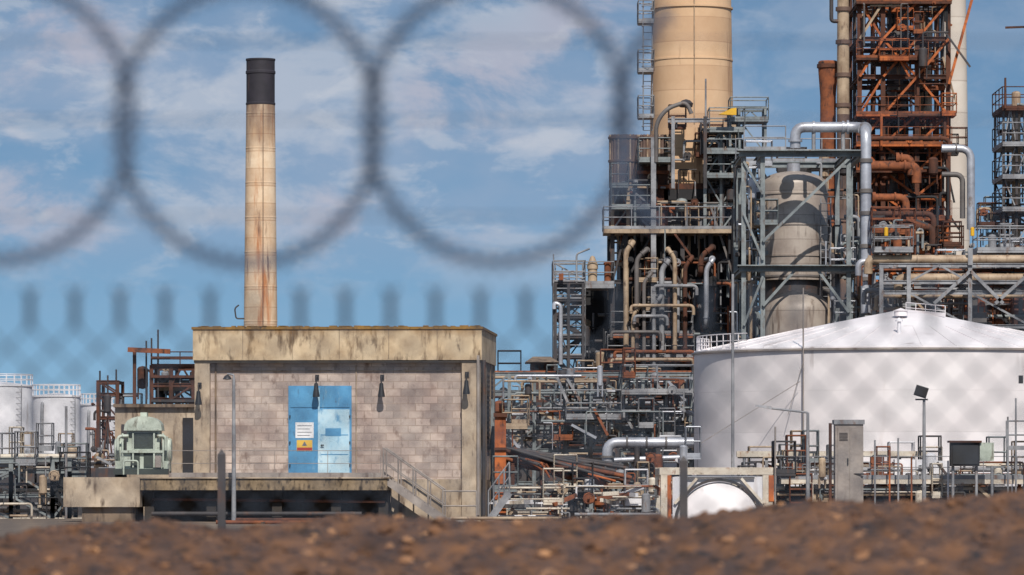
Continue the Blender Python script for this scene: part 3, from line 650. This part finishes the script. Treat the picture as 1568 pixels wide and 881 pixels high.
b.clutter(G(251),1318,1452,176,384,6,200,['rust','rust_d','rust_d','rust_o','rust_o','steel_d','tan','dark','dark'],r,(1,3.2),lev=[176,222,262,300,335,370])
b.clutter(G(251),1318,1452,-20,176,6,100,['rust','rust_d','rust_o','tan','dark','steel_d','clad'],r,(.8,2.2),lev=[4,48,90,132])
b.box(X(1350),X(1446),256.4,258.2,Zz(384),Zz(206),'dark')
b.done()
b=MB('flare_header'); k=g.k
b.cyl((X(1287),250,0),(X(1287),250,Zz(180)),9.5*k,9.5*k,'brown',18)
b.cyl((X(1287),250,Zz(180)),(X(1287),250,Zz(-60)),9.6*k,8.7*k,'tan',18)
for v in (20,70,120,166,240,300): b.lathe((X(1287),250,Zz(v)),[(9*k,-.12),(11.5*k,-.1),(11.5*k,.1),(9*k,.12)],'brown',18)
b.pipe([(X(1278),249.4,Zz(40)),(X(1268),249.4,Zz(40)),(X(1268),249.4,Zz(6))],3*k,'steel_d',8)
b.done()
b=MB('rusty_vent_stack')
b.lathe((X(1266),251,0),[(13*k,0),(12*k,Zz(150)),(15*k,Zz(110)),(15*k,Zz(98)),(13*k,Zz(96)),(11*k,Zz(96))],'rust',24); b.lathe((X(1266),251,Zz(104)),[(15*k,-.1),(17*k,-.1),(17*k,.1),(15*k,.1)],'rust_d',24); b.done()
g=G(330); b=MB('concrete_stack'); b.lathe((g.x(1463),331,0),[(36*g.k,0),(24*g.k,g.z(375)),(21*g.k,g.z(200)),(17*g.k,g.z(-80)),(15*g.k,g.z(-80))],'stack2',48); b.done()

# ------------------------------------------------------------------ right-hand racks and pipes
g=G(222); k=g.k; X=g.x; Zz=g.z; r=R(52)
b=MB('vapour_line')
b.pipe([(X(1448),224,Zz(223)),(X(1493),224,Zz(223)),(X(1493),224,Zz(348))],6.2*k,'silver',16,fl='clad')
b.pipe([(X(1450),224.6,Zz(262)),(X(1482),224.6,Zz(262)),(X(1482),224.6,Zz(330))],4.2*k,'clad',12); b.done()
b=MB('elevated_pipe_rack')
g2=G(206); X=g2.x; Zz=g2.z; k=g2.k
for v,rad,kk,yo,u0 in ((396,7,'tan',0,1332),(397,5,'silver',1.2,1320),(424,7.5,'tan',.4,1380),(441,4,'steel',1.6,1330),(410,3,'rust',2,1340),(452,3,'tan',.2,1345)):
    b.pipe([(X(u0),207+yo,Zz(v+22)),(X(u0),207+yo,Zz(v)),(X(1900),207+yo,Zz(v))],rad*k,kk,14,bend=2.2)
    for u in range(int(u0)+30,1900,46): b.lathe((X(u),207+yo,Zz(v)),[(rad*k,-.03),(rad*k*1.1,-.03),(rad*k*1.1,.03),(rad*k,.03)],kk,14,axis='x')
xs=[X(u) for u in (1350,1392,1486,1580,1680,1790)]
b.frame(xs,[206.2,210.5],[0,Zz(500),Zz(448),Zz(432),Zz(406)],.17,'steel',r,.3)
for u in (1486,1580): 
    b.ibeam((X(u),206.1,Zz(406)),(X(u),206.1,Zz(380)),.2,.2,'steel'); b.beam((X(u),206,Zz(415)),(X(u-56),206,Zz(465)),.14,.14,'steel'); b.beam((X(u),206,Zz(415)),(X(u+50),206,Zz(465)),.14,.14,'steel')
b.box(X(1496),X(1518),208,210,Zz(500),Zz(428),'clad')
b.clutter(G(208),1330,1600,400,500,8,160,['steel','steel_g','tan','steel_d','silver','rust','rust_d','dark','rust_o'],r,(1,3.2))
b.clutter(G(208),1330,1420,335,400,6,26,['steel','steel_g','tan','steel_d','rust'],r,(1,2.4))
b.clutter(G(215),1330,1600,370,480,8,60,['steel','tan','steel_d','rust_d','steel_g'],r,(1,3))
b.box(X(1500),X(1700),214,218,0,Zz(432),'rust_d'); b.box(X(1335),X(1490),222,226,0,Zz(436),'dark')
b.deck(X(1500),X(1600),207,209,Zz(382),'steel','steel',.1); b.deck(X(1340),X(1400),206.5,208,Zz(382),'steel','steel',.1)
b.lathe((X(1489),206,Zz(362)),[(.01,0),(.09,.02),(.09,.36),(.01,.4)],'yellow',10); b.lathe((X(1357),206,Zz(362)),[(.01,0),(.09,.02),(.09,.36),(.01,.4)],'yellow',10)
b.done()
b=MB('distillation_column'); g=G(230); X=g.x;Zz=g.z;k=g.k
b.dome((X(1566),233),7*k,0,Zz(136),4*k,'tan',20); 
b.frame([X(1540),X(1560),X(1592)],[231,235],[0,Zz(420),Zz(370),Zz(320),Zz(270),Zz(220),Zz(165)],.12,'steel_d',r,.5,'steel')
for v in (165,220,270,320): b.deck(X(1537),X(1595),230.6,235.4,Zz(v),'rust_d' if v<200 else 'steel','rust_d' if v<200 else 'steel',.08)
b.cyl((X(1541),230.5,Zz(165)),(X(1541),230.5,Zz(118)),.07,.05,'rust_d',6); b.beam((X(1541),230.5,Zz(41)),(X(1600),230.5,Zz(39)),.1,.1,'rust_d'); b.cyl((X(1600),230.5,0),(X(1600),230.5,Zz(36)),.12,.1,'rust_d',8)
b.clutter(G(231),1538,1600,160,385,5,40,['steel','steel_g','tan','rust_d','rust'],r,(1,2.4))
b.clutter(G(231),1500,1570,300,385,5,44,['steel','steel_g','tan','rust_d','rust'],r,(1,2.4)); b.done()

# ------------------------------------------------------------------ white cone-roof tank
g=G(180); k=g.k; b=MB('white_storage_tank'); cx=g.x(1385); cy=180; Rr=322*k; zr=6.08
b.lathe((cx,cy,0),[(Rr,0),(Rr,zr-.12)],'white',128)
b.lathe((cx,cy,0),[(Rr,zr-.12),(Rr+.1,zr-.12),(Rr+.1,zr-.06),(Rr,zr-.05)],'taupe',128)
b.lathe((cx,cy,0),[(Rr,zr-.05),(Rr+.02,zr-.045),(Rr+.02,zr),(Rr*.5,zr+(g.z(476)-zr)*.54),(.35,g.z(476)),(.01,g.z(474))],'white',40,smooth=False)
for a in range(40):
    q=2*math.pi*a/40; b.beam((cx+Rr*math.cos(q),cy+Rr*math.sin(q),zr+.01),(cx+Rr*.5*math.cos(q),cy+Rr*.5*math.sin(q),zr+(g.z(476)-zr)*.54+.01),.05,.03,'white')
def arc(a0,a1,rad,zz,n):
    for i in range(n):
        q=math.radians(a0+(a1-a0)*i/n); q2=math.radians(a0+(a1-a0)*(i+1)/n); p=(cx+rad*math.cos(q),cy+rad*math.sin(q),zz); p2=(cx+rad*math.cos(q2),cy+rad*math.sin(q2),zz)
        b.cyl(p,(p[0],p[1],zz+.55),.022,.022,'white',5,False)
        for h in (.55,.3): b.cyl((p[0],p[1],zz+h),(p2[0],p2[1],zz+h),.02,.02,'white',5,False)
arc(158,218,Rr-.1,zr,16)
b.lathe((cx-.3,cy-2,g.z(487)),[(.25,0),(.25,.18),(.3,.2),(.01,.3)],'white',16)
b.rail((cx+.1,cy+.5,g.z(477)-.05),(cx+1.4,cy-1.4,g.z(487)),'white',h=.4,r=.016,step=.5)
b.cyl((cx-.62,cy-5.2,zr+.4),(cx-.62,cy-5.2,zr+.95),.07,.07,'white2',10); b.lathe((cx-.62,cy-5.2,zr+.95),[(.01,0),(.14,.02),(.14,.08),(.01,.16)],'white2',12)
b.cyl((cx-.6,cy-5,zr+.56),(cx+1.0,cy-5.1,zr+.5),.03,.03,'white2',8)
b.cyl((g.x(1213),cy-Rr*.87,.5),(g.x(1213),cy-Rr*.87,g.z(452)),.03,.025,'taupe',6,False); b.beam((g.x(1206),cy-Rr*.87,g.z(462)),(g.x(1220),cy-Rr*.87,g.z(462)),.02,.02,'taupe')
b.cyl((g.x(1208),cy-Rr*.88,g.z(590)),(g.x(1060),cy-Rr*.9,g.z(682)),.012,.012,'taupe',5,False); b.cyl((g.x(1213),cy-Rr*.87,g.z(560)),(g.x(1190),cy-Rr*.88,g.z(640)),.012,.012,'taupe',5,False)
b.lathe((cx,cy,.0),[(Rr+.02,0.3),(Rr+.12,.3),(Rr+.12,.42),(Rr+.02,.42)],'taupe',96)
for a in (238,262,291):
    q=math.radians(a); p=Vector((cx+Rr*math.cos(q),cy+Rr*math.sin(q),1.1)); n_=Vector((math.cos(q),math.sin(q),0)); b.cyl(p,p+n_*.25,.34,.34,'white2',20); b.cyl(p+n_*.25,p+n_*.3,.42,.42,'white2',20)
b.done()

# ------------------------------------------------------------------ walkway, cabinet, small plant in front of the tank
g=G(160); k=g.k; X=g.x; Zz=g.z; r=R(61)
b=MB('pipe_walkway')
b.box(X(1128),X(1420),160,160.3,Zz(700),Zz(691),'cream'); b.box(X(1190),X(1800),157.6,158.8,Zz(741),Zz(734),'cream'); b.rail((X(1190),157.6,Zz(734)),(X(1800),157.6,Zz(734)),'steel',h=.75,r=.014,step=1.1)
for u in range(1140,1420,34): b.ibeam((X(u),160.15,0),(X(u),160.15,Zz(700)-.01),.1,.1,'steel')
for u in range(1200,1800,44): b.ibeam((X(u),158.2,0),(X(u),158.2,Zz(741)-.01),.12,.12,r.choice(['steel','cream','rust','steel_d']))
for v,rad,kk,yo in ((712,2.4,'cream',.4),(720,3,'steel',.8),(748,3,'cream',-.6),(757,2.4,'tan',-1),(766,3,'steel_d',-.8),(727,2,'rust',.2),(776,3,'steel',-.9)):
    b.pipe([(X(1185),159+yo,Zz(v)),(X(1800),159+yo,Zz(v))],rad*k,kk,8)
b.clutter(G(157.5),1180,1568,708,775,3,130,['steel','cream','steel_d','tan','rust','white2','steel_g'],r,(.7,1.7))
b.clutter(G(157.5),1130,1270,700,775,3,44,['steel','cream','steel_d','tan','rust','white2'],r,(.7,1.7))
for u,v,kk in ((1330,675,'steel'),(1352,690,'rust_o'),(1365,672,'steel'),(1385,700,'rust'),(1440,706,'white2'),(1542,612,'steel'),(1559,600,'steel'),(1530,640,'steel'),(1180,655,'taupe')): b.cyl((X(u),157.2,0),(X(u),157.2,Zz(v)),.035,.03,kk,6)
for u0,u1,v0,kk in ((1425,1450,706,'white2'),(1366,1410,704,'white2'),(1232,1262,716,'white2'),(1330,1350,700,'rust')): b.box(X(u0),X(u1),158.9,159.4,Zz(732),Zz(v0),kk)
b.rail((X(1528),157.2,Zz(690)),(X(1600),157.2,Zz(690)),'steel',h=.95); b.box(X(1546),X(1552),157,157.2,Zz(590),Zz(578),'lampd')
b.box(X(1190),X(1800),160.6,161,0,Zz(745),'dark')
b.done()
b=MB('electrical_cabinet'); g=G(151); X=g.x;Zz=g.z
b.box(X(1279),X(1322),151,151.8,.12,Zz(650),'taupe'); b.box(X(1277),X(1324),150.95,151.85,Zz(650)+.002,Zz(643),'steel'); b.box(X(1282),X(1320),151.1,151.7,0,.118,'conc_d')
b.box(X(1283),X(1299.5),150.97,150.998,.25,Zz(655),'taupe'); b.box(X(1301.5),X(1318),150.97,150.998,.25,Zz(655),'taupe'); b.box(X(1297),X(1299),150.93,150.968,Zz(712),Zz(702),'lampd')
for i in range(6): b.box(X(1285),X(1298),150.955,150.968,Zz(664+i*2.2),Zz(663+i*2.2),'steel_d')
b.cyl((X(1272),151.2,0),(X(1272),151.2,Zz(648)),.05,.05,'rust_d',8); b.cyl((X(1275),151.2,Zz(726)),(X(1322),150.9,Zz(726)),.03,.03,'steel_d',6); b.done()
b=MB('control_box'); g=G(156); X=g.x;Zz=g.z
b.box(X(1456),X(1500),156,156.5,Zz(714),Zz(678),'dark'); b.box(X(1453),X(1503),155.9,156.6,Zz(678)+.002,Zz(675),'rust_d'); b.box(X(1500.5),X(1522),156,156.6,Zz(706),Zz(678),'mint'); b.box(X(1459),X(1497),155.97,155.998,Zz(711),Zz(682),'lampd')
for u in (1460,1496,1520): b.cyl((X(u),156.2,0),(X(u),156.2,Zz(714)),.05,.05,'steel',6)
b.done()

g=G(146); k=g.k; X=g.x;Zz=g.z; b=MB('tank_container'); y=146
b.box(X(1010),X(1184),y,y+.16,Zz(727),Zz(716),'cream'); b.box(X(1012),X(1026),y+.01,y+.15,0,Zz(727)-.002,'cream'); b.box(X(1168),X(1183),y+.01,y+.15,0,Zz(727)-.002,'cream')
b.box(X(1022),X(1028),y-.02,y+.14,0,Zz(728),'rust_o'); b.box(X(1177),X(1185),y-.02,y+.14,Zz(768),Zz(728),'rust_o')
b.box(X(1012),X(1183),y+5.8,y+5.96,Zz(727),Zz(716),'cream')
for u in (1012,1175): b.box(X(u),X(u)+.16,y+.165,y+5.79,Zz(727),Zz(717),'cream'); b.box(X(u),X(u)+.16,y+5.8,y+5.95,0,Zz(727)-.002,'cream')
cz=Zz(802); cx=X(1101); rr=68*k
n=24; V=[];fs=[]
for i in range(n+1):
    a=math.pi*i/n; V.append((cx+rr*math.cos(a),y+.06,cz+rr*math.sin(a)))
    c_,s_=math.cos(a),math.sin(a); w=(X(1168)-X(1032))/2+.06; hh=Zz(728)-cz; t=min(w/max(abs(c_),1e-6),hh/max(s_,1e-6)); V.append((X(1101)+c_*t,y+.06,cz+s_*t))
for i in range(n): fs.append((2*i,2*i+1,2*i+3,2*i+2))
b.add(V,fs,'white2')
b.lathe((cx,y+.04,cz),[(rr-.06,-.1),(rr-.06,.06),(rr+.02,.06),(rr+.02,-.02)],'steel_d',48,axis='y')
b.lathe((cx,y+.1,cz),[(rr-.09,-5.2),(rr-.09,0),(rr*.88,.1),(rr*.72,.22),(rr*.45,.32),(.01,.36)],'white',48,axis='y')
for s_ in (-1,1): b.beam((cx+s_*rr*.50,y-.03,cz+rr*1.02),(cx+s_*rr*1.0,y-.03,cz+rr*.45),.04,.08,'cream')
b.beam((cx-rr*.8,y-.02,Zz(732)),(cx+rr*.8,y-.02,Zz(732)),.05,.05,'steel_d')
b.done()

# ------------------------------------------------------------------ middle pipe racks
g=G(186); k=g.k; X=g.x; Zz=g.z; r=R(71); b=MB('steel_pipe_bridge')
xs=[X(u) for u in (745,780,818,866,905,950,985,1022,1058)]
b.frame(xs,[186,189],[0,Zz(740),Zz(690),Zz(655),Zz(628),Zz(602),Zz(573)],.14,'steel_g',r,.5)
for v,rad,kk,yo in ((570,3,'rust',-.3),(577,2.4,'tan',.6),(600,3.4,'steel_g',-.2),(607,2,'rust_d',.8),(625,3,'steel',-.4),(634,2.6,'silver',.4),(647,3,'tan',0),(662,3,'steel',-.5),(700,3.4,'silver',.2),(712,3,'tan',-.4)):
    b.pipe([(X(740),187+yo,Zz(v)),(X(1062),187+yo,Zz(v))],rad*k,kk,10)
b.clutter(G(184),760,1062,575,690,3,170,['steel_g','steel','tan','silver','steel_d','steel','rust'],r,(.8,2.2),lev=[580,602,628,650,672])
b.clutter(G(192),760,1062,575,700,14,150,['steel_d','steel','rust_d','tan','dark'],r,(1,3.0))
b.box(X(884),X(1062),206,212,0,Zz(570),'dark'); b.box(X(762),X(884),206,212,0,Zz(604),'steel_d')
b.deck(X(950),X(1060),184.5,186,Zz(602),'steel','steel',.08); b.deck(X(866),X(950),184.5,186,Zz(640),'steel','steel',.08)
b.done()
b=MB('insulated_header'); g=G(168); X=g.x;Zz=g.z;k=g.k
b.pipe([(X(930),168,Zz(712)),(X(930),168,Zz(678)),(X(1062),168,Zz(678))],8*k,'silver',18,bend=2,fl='clad')
for u in (960,990,1020): b.lathe((X(u),168,Zz(678)),[(8*k,-.04),(9.6*k,-.03),(9.6*k,.03),(8*k,.04)],'clad',18,axis='x')
b.pipe([(X(940),167.6,Zz(705)),(X(1060),167.6,Zz(700))],4*k,'silver',12); 
for u in (945,975,1008,1040): b.ibeam((X(u),168,0),(X(u),168,Zz(686)),.16,.16,'steel_d')
r=R(72); b.clutter(G(166),920,1062,700,790,4,60,['steel','tan','steel_d','silver','white2','rust'],r,(.9,2.2)); b.done()
b=MB('roofed_hut'); g=G(215); X=g.x;Zz=g.z
b.box(X(812),X(848),215,218,0,Zz(556),'rust_d'); z0=Zz(555);xa,xb=X(804),X(856); b.add([(xa,214.6,z0),(xb,214.6,z0),(xb,218.4,z0),(xa,218.4,z0),((xa+xb)/2-.4,216.5,Zz(545)),((xa+xb)/2+.4,216.5,Zz(545))],[(0,1,5,4),(1,2,5),(2,3,4,5),(3,0,4),(3,2,1,0)],'conc_side')
for u in (819,828,838): b.box(X(u),X(u+5),214.9,214.99,Zz(566),Zz(559),'dark')
b.done()

b=MB('rusty_pipe_stack'); g=G(156); k=g.k; X=g.x;Zz=g.z; r=R(81)
for i in range(46):
    t=r.random(); y=154+i*.16; zt=Zz(688+ (i%7)*3)+r.uniform(-.05,.05)
    u0=770+r.uniform(0,22); u1=u0+r.uniform(110,190); z0=zt; z1=zt-r.uniform(.55,.95)
    b.cyl((X(u0),y,z0),(X(min(u1,965)),y,z1),.055+.03*r.random(),.06,r.choice(['rust_d','rust_d','rust','steel_d','dark']),8)
for i in range(40):
    u0=785+r.uniform(0,140); y=153.4+r.uniform(0,2); z=Zz(700+(u0-770)*.24)+.1; b.cyl((X(u0),y,z),(X(u0+r.uniform(10,50)),y+r.uniform(-.5,.8),z-r.uniform(.0,.5)),.04,.04,r.choice(['rust_d','rust','rust_o','steel_d']),7)
for u in (785,830,880,930,958): 
    b.ibeam((X(u),154.2,0),(X(u),154.2,Zz(712+(u-785)*.16)),.12,.12,'rust_d'); b.ibeam((X(u),160.5,0),(X(u),160.5,Zz(700+(u-785)*.16)),.12,.12,'rust_d')
    b.ibeam((X(u),154.2,Zz(713+(u-785)*.16)),(X(u),160.5,Zz(713+(u-785)*.16)),.12,.14,'rust_d')
b.done()
b=MB('rusted_plate_column'); b.box(X(758),X(775),154,154.5,0,Zz(640),'rust_o'); b.box(X(756),X(777),153.9,154.6,Zz(640)+.002,Zz(634),'rust_d'); b.box(X(757),X(776),153.92,154.58,Zz(690),Zz(686),'rust_d'); b.box(X(742),X(757),155,156,0,Zz(612),'steel_g'); b.done()
b=MB('scrap_steel_yard'); r=R(83)
b.clutter(G(150),745,1010,745,800,5,120,['steel','white2','tan','steel_g','rust','steel_d','cream'],r,(.8,2.0))
for i in range(16):
    u=r.uniform(750,960); v=r.uniform(755,785); b.beam((G(150).x(u),150+r.random()*3,G(150).z(v)),(G(150).x(u+r.uniform(20,60)),150+r.random()*3,G(150).z(v-r.uniform(-8,18))),.1,.12,r.choice(['white2','steel','rust','cream']))
b.stairs(G(150).x(780),.9,G(150).x(748),.0,149.4,.8,'steel','steel')
b.done()
b=MB('ground_pipeline'); g=G(141); X=g.x; Zz=g.z
for v,kk,rad,a,c in ((800,'rust',.06,330,520),(797,'rust_d',.07,360,500),(794,'tan',.05,690,860),(788,'steel',.05,880,1010)): b.pipe([(X(a),141+rad*4,Zz(v)),(X(c),141+rad*4,Zz(v))],rad,kk,8)
for u in range(340,1000,60): b.box(X(u),X(u)+.1,140.9,141.6,0,.06,'conc_d')
b.done()

# ------------------------------------------------------------------ sky + sun
az=math.radians(8); el=math.radians(45)
sd=Vector((math.sin(az)*math.cos(el),-math.cos(az)*math.cos(el),math.sin(el)))
sun=bpy.data.lights.new('sun','SUN'); sun.energy=4.5; sun.angle=math.radians(.5); sun.color=(1,.95,.88)
so=bpy.data.objects.new('sun',sun); so.rotation_euler=sd.to_track_quat('Z','Y').to_euler(); bpy.context.scene.collection.objects.link(so)
w=bpy.data.worlds.new('World'); bpy.context.scene.world=w; w.use_nodes=True; N=w.node_tree.nodes; L=w.node_tree.links
bg=N['Background']; bg.inputs['Strength'].default_value=.10
tc=N.new('ShaderNodeTexCoord'); sky=N.new('ShaderNodeTexSky'); sky.sky_type='NISHITA'; sky.sun_disc=False; sky.sun_elevation=el; sky.sun_rotation=math.atan2(sd.x,sd.y); sky.dust_density=.4; sky.air_density=1.2; sky.ozone_density=3
mp=N.new('ShaderNodeMapping'); mp.inputs['Location'].default_value=(0,0,.17); mp.inputs['Scale'].default_value=(1,1,2.2); L.new(tc.outputs['Generated'],mp.inputs[0]); 
nm=N.new('ShaderNodeVectorMath'); nm.operation='NORMALIZE'; L.new(mp.outputs[0],nm.inputs[0]); L.new(nm.outputs[0],sky.inputs['Vector'])
def wn(scale,vec,detail=8,rough=.55,loc=(0,0,0),dist=0):
    m=N.new('ShaderNodeMapping'); m.inputs['Scale'].default_value=vec; m.inputs['Location'].default_value=loc; L.new(tc.outputs['Generated'],m.inputs[0])
    n=N.new('ShaderNodeTexNoise'); n.inputs['Scale'].default_value=scale; n.inputs['Detail'].default_value=detail; n.inputs['Roughness'].default_value=rough; n.inputs['Distortion'].default_value=dist; L.new(m.outputs[0],n.inputs['Vector']); return n.outputs['Fac']
def mr(src,a,b_,c=0,d=1):
    m=N.new('ShaderNodeMapRange'); m.interpolation_type='SMOOTHSTEP'; L.new(src,m.inputs['Value'])
    for i,v in zip(('From Min','From Max','To Min','To Max'),(a,b_,c,d)): m.inputs[i].default_value=v
    return m.outputs['Result']
def mul(a,b_):
    m=N.new('ShaderNodeMath'); m.operation='MULTIPLY'; L.new(a,m.inputs[0])
    if isinstance(b_,float): m.inputs[1].default_value=b_
    else: L.new(b_,m.inputs[1])
    return m.outputs[0]
def cmix(f_,a,col):
    x=N.new('ShaderNodeMix'); x.data_type='RGBA'; L.new(f_,x.inputs[0]); L.new(a,x.inputs[6])
    if isinstance(col,tuple): x.inputs[7].default_value=col
    else: L.new(col,x.inputs[7])
    return x.outputs[2]
sep=N.new('ShaderNodeSeparateXYZ'); L.new(tc.outputs['Generated'],sep.inputs[0])
hi=mr(sep.outputs[2],.036,.060)
left=mr(sep.outputs[0],.0,.07,1,.25)
c1=mul(mul(mr(wn(12,(1,1,1.7),6,.5,(3.1,0,1.3)),.38,.56),hi),left)
c2=mul(mul(mr(wn(30,(1,1,1.9),9,.6,(.7,0,4),.3),.44,.60),mr(sep.outputs[2],.030,.058)),left)
c3=mul(mul(mr(wn(55,(1,1,2.2),9,.6,(2.7,1,6),.3),.52,.66),mr(sep.outputs[2],.034,.05)),left)
pk=mr(wn(16,(1,1,1.2),3,.5,(8,0,2)),.46,.62)
tint=N.new('ShaderNodeMix'); tint.data_type='RGBA'; tint.blend_type='MULTIPLY'; tint.inputs[0].default_value=1; L.new(sky.outputs[0],tint.inputs[6]); tint.inputs[7].default_value=(.80,.93,.94,1)
rgb=N.new('ShaderNodeRGB'); rgb.outputs[0].default_value=(5.2,5.6,6.4,1)
whitec=cmix(pk,rgb.outputs[0],(5.6,5.2,5.8,1))
col=cmix(mul(c1,.65),tint.outputs[2],(3.1,4.0,5.5,1)); col=cmix(mul(c2,.62),col,whitec); col=cmix(mul(c3,.35),col,(6.2,6.4,6.9,1))
L.new(col,bg.inputs['Color'])

# ------------------------------------------------------------------ camera
cam=bpy.data.cameras.new('camera'); co=bpy.data.objects.new('camera',cam); bpy.context.scene.collection.objects.link(co)
co.location=(0,0,CH); co.rotation_euler=(math.radians(90),0,0); cam.sensor_width=36; cam.lens=36*F/1568; cam.shift_y=(HV-440.5)/1568
cam.clip_start=.5; cam.clip_end=9000; cam.dof.use_dof=True; cam.dof.focus_distance=175; cam.dof.aperture_fstop=4.2
bpy.context.scene.camera=co
vs=bpy.context.scene.view_settings; vs.view_transform='Standard'; vs.look='None'; vs.exposure=0
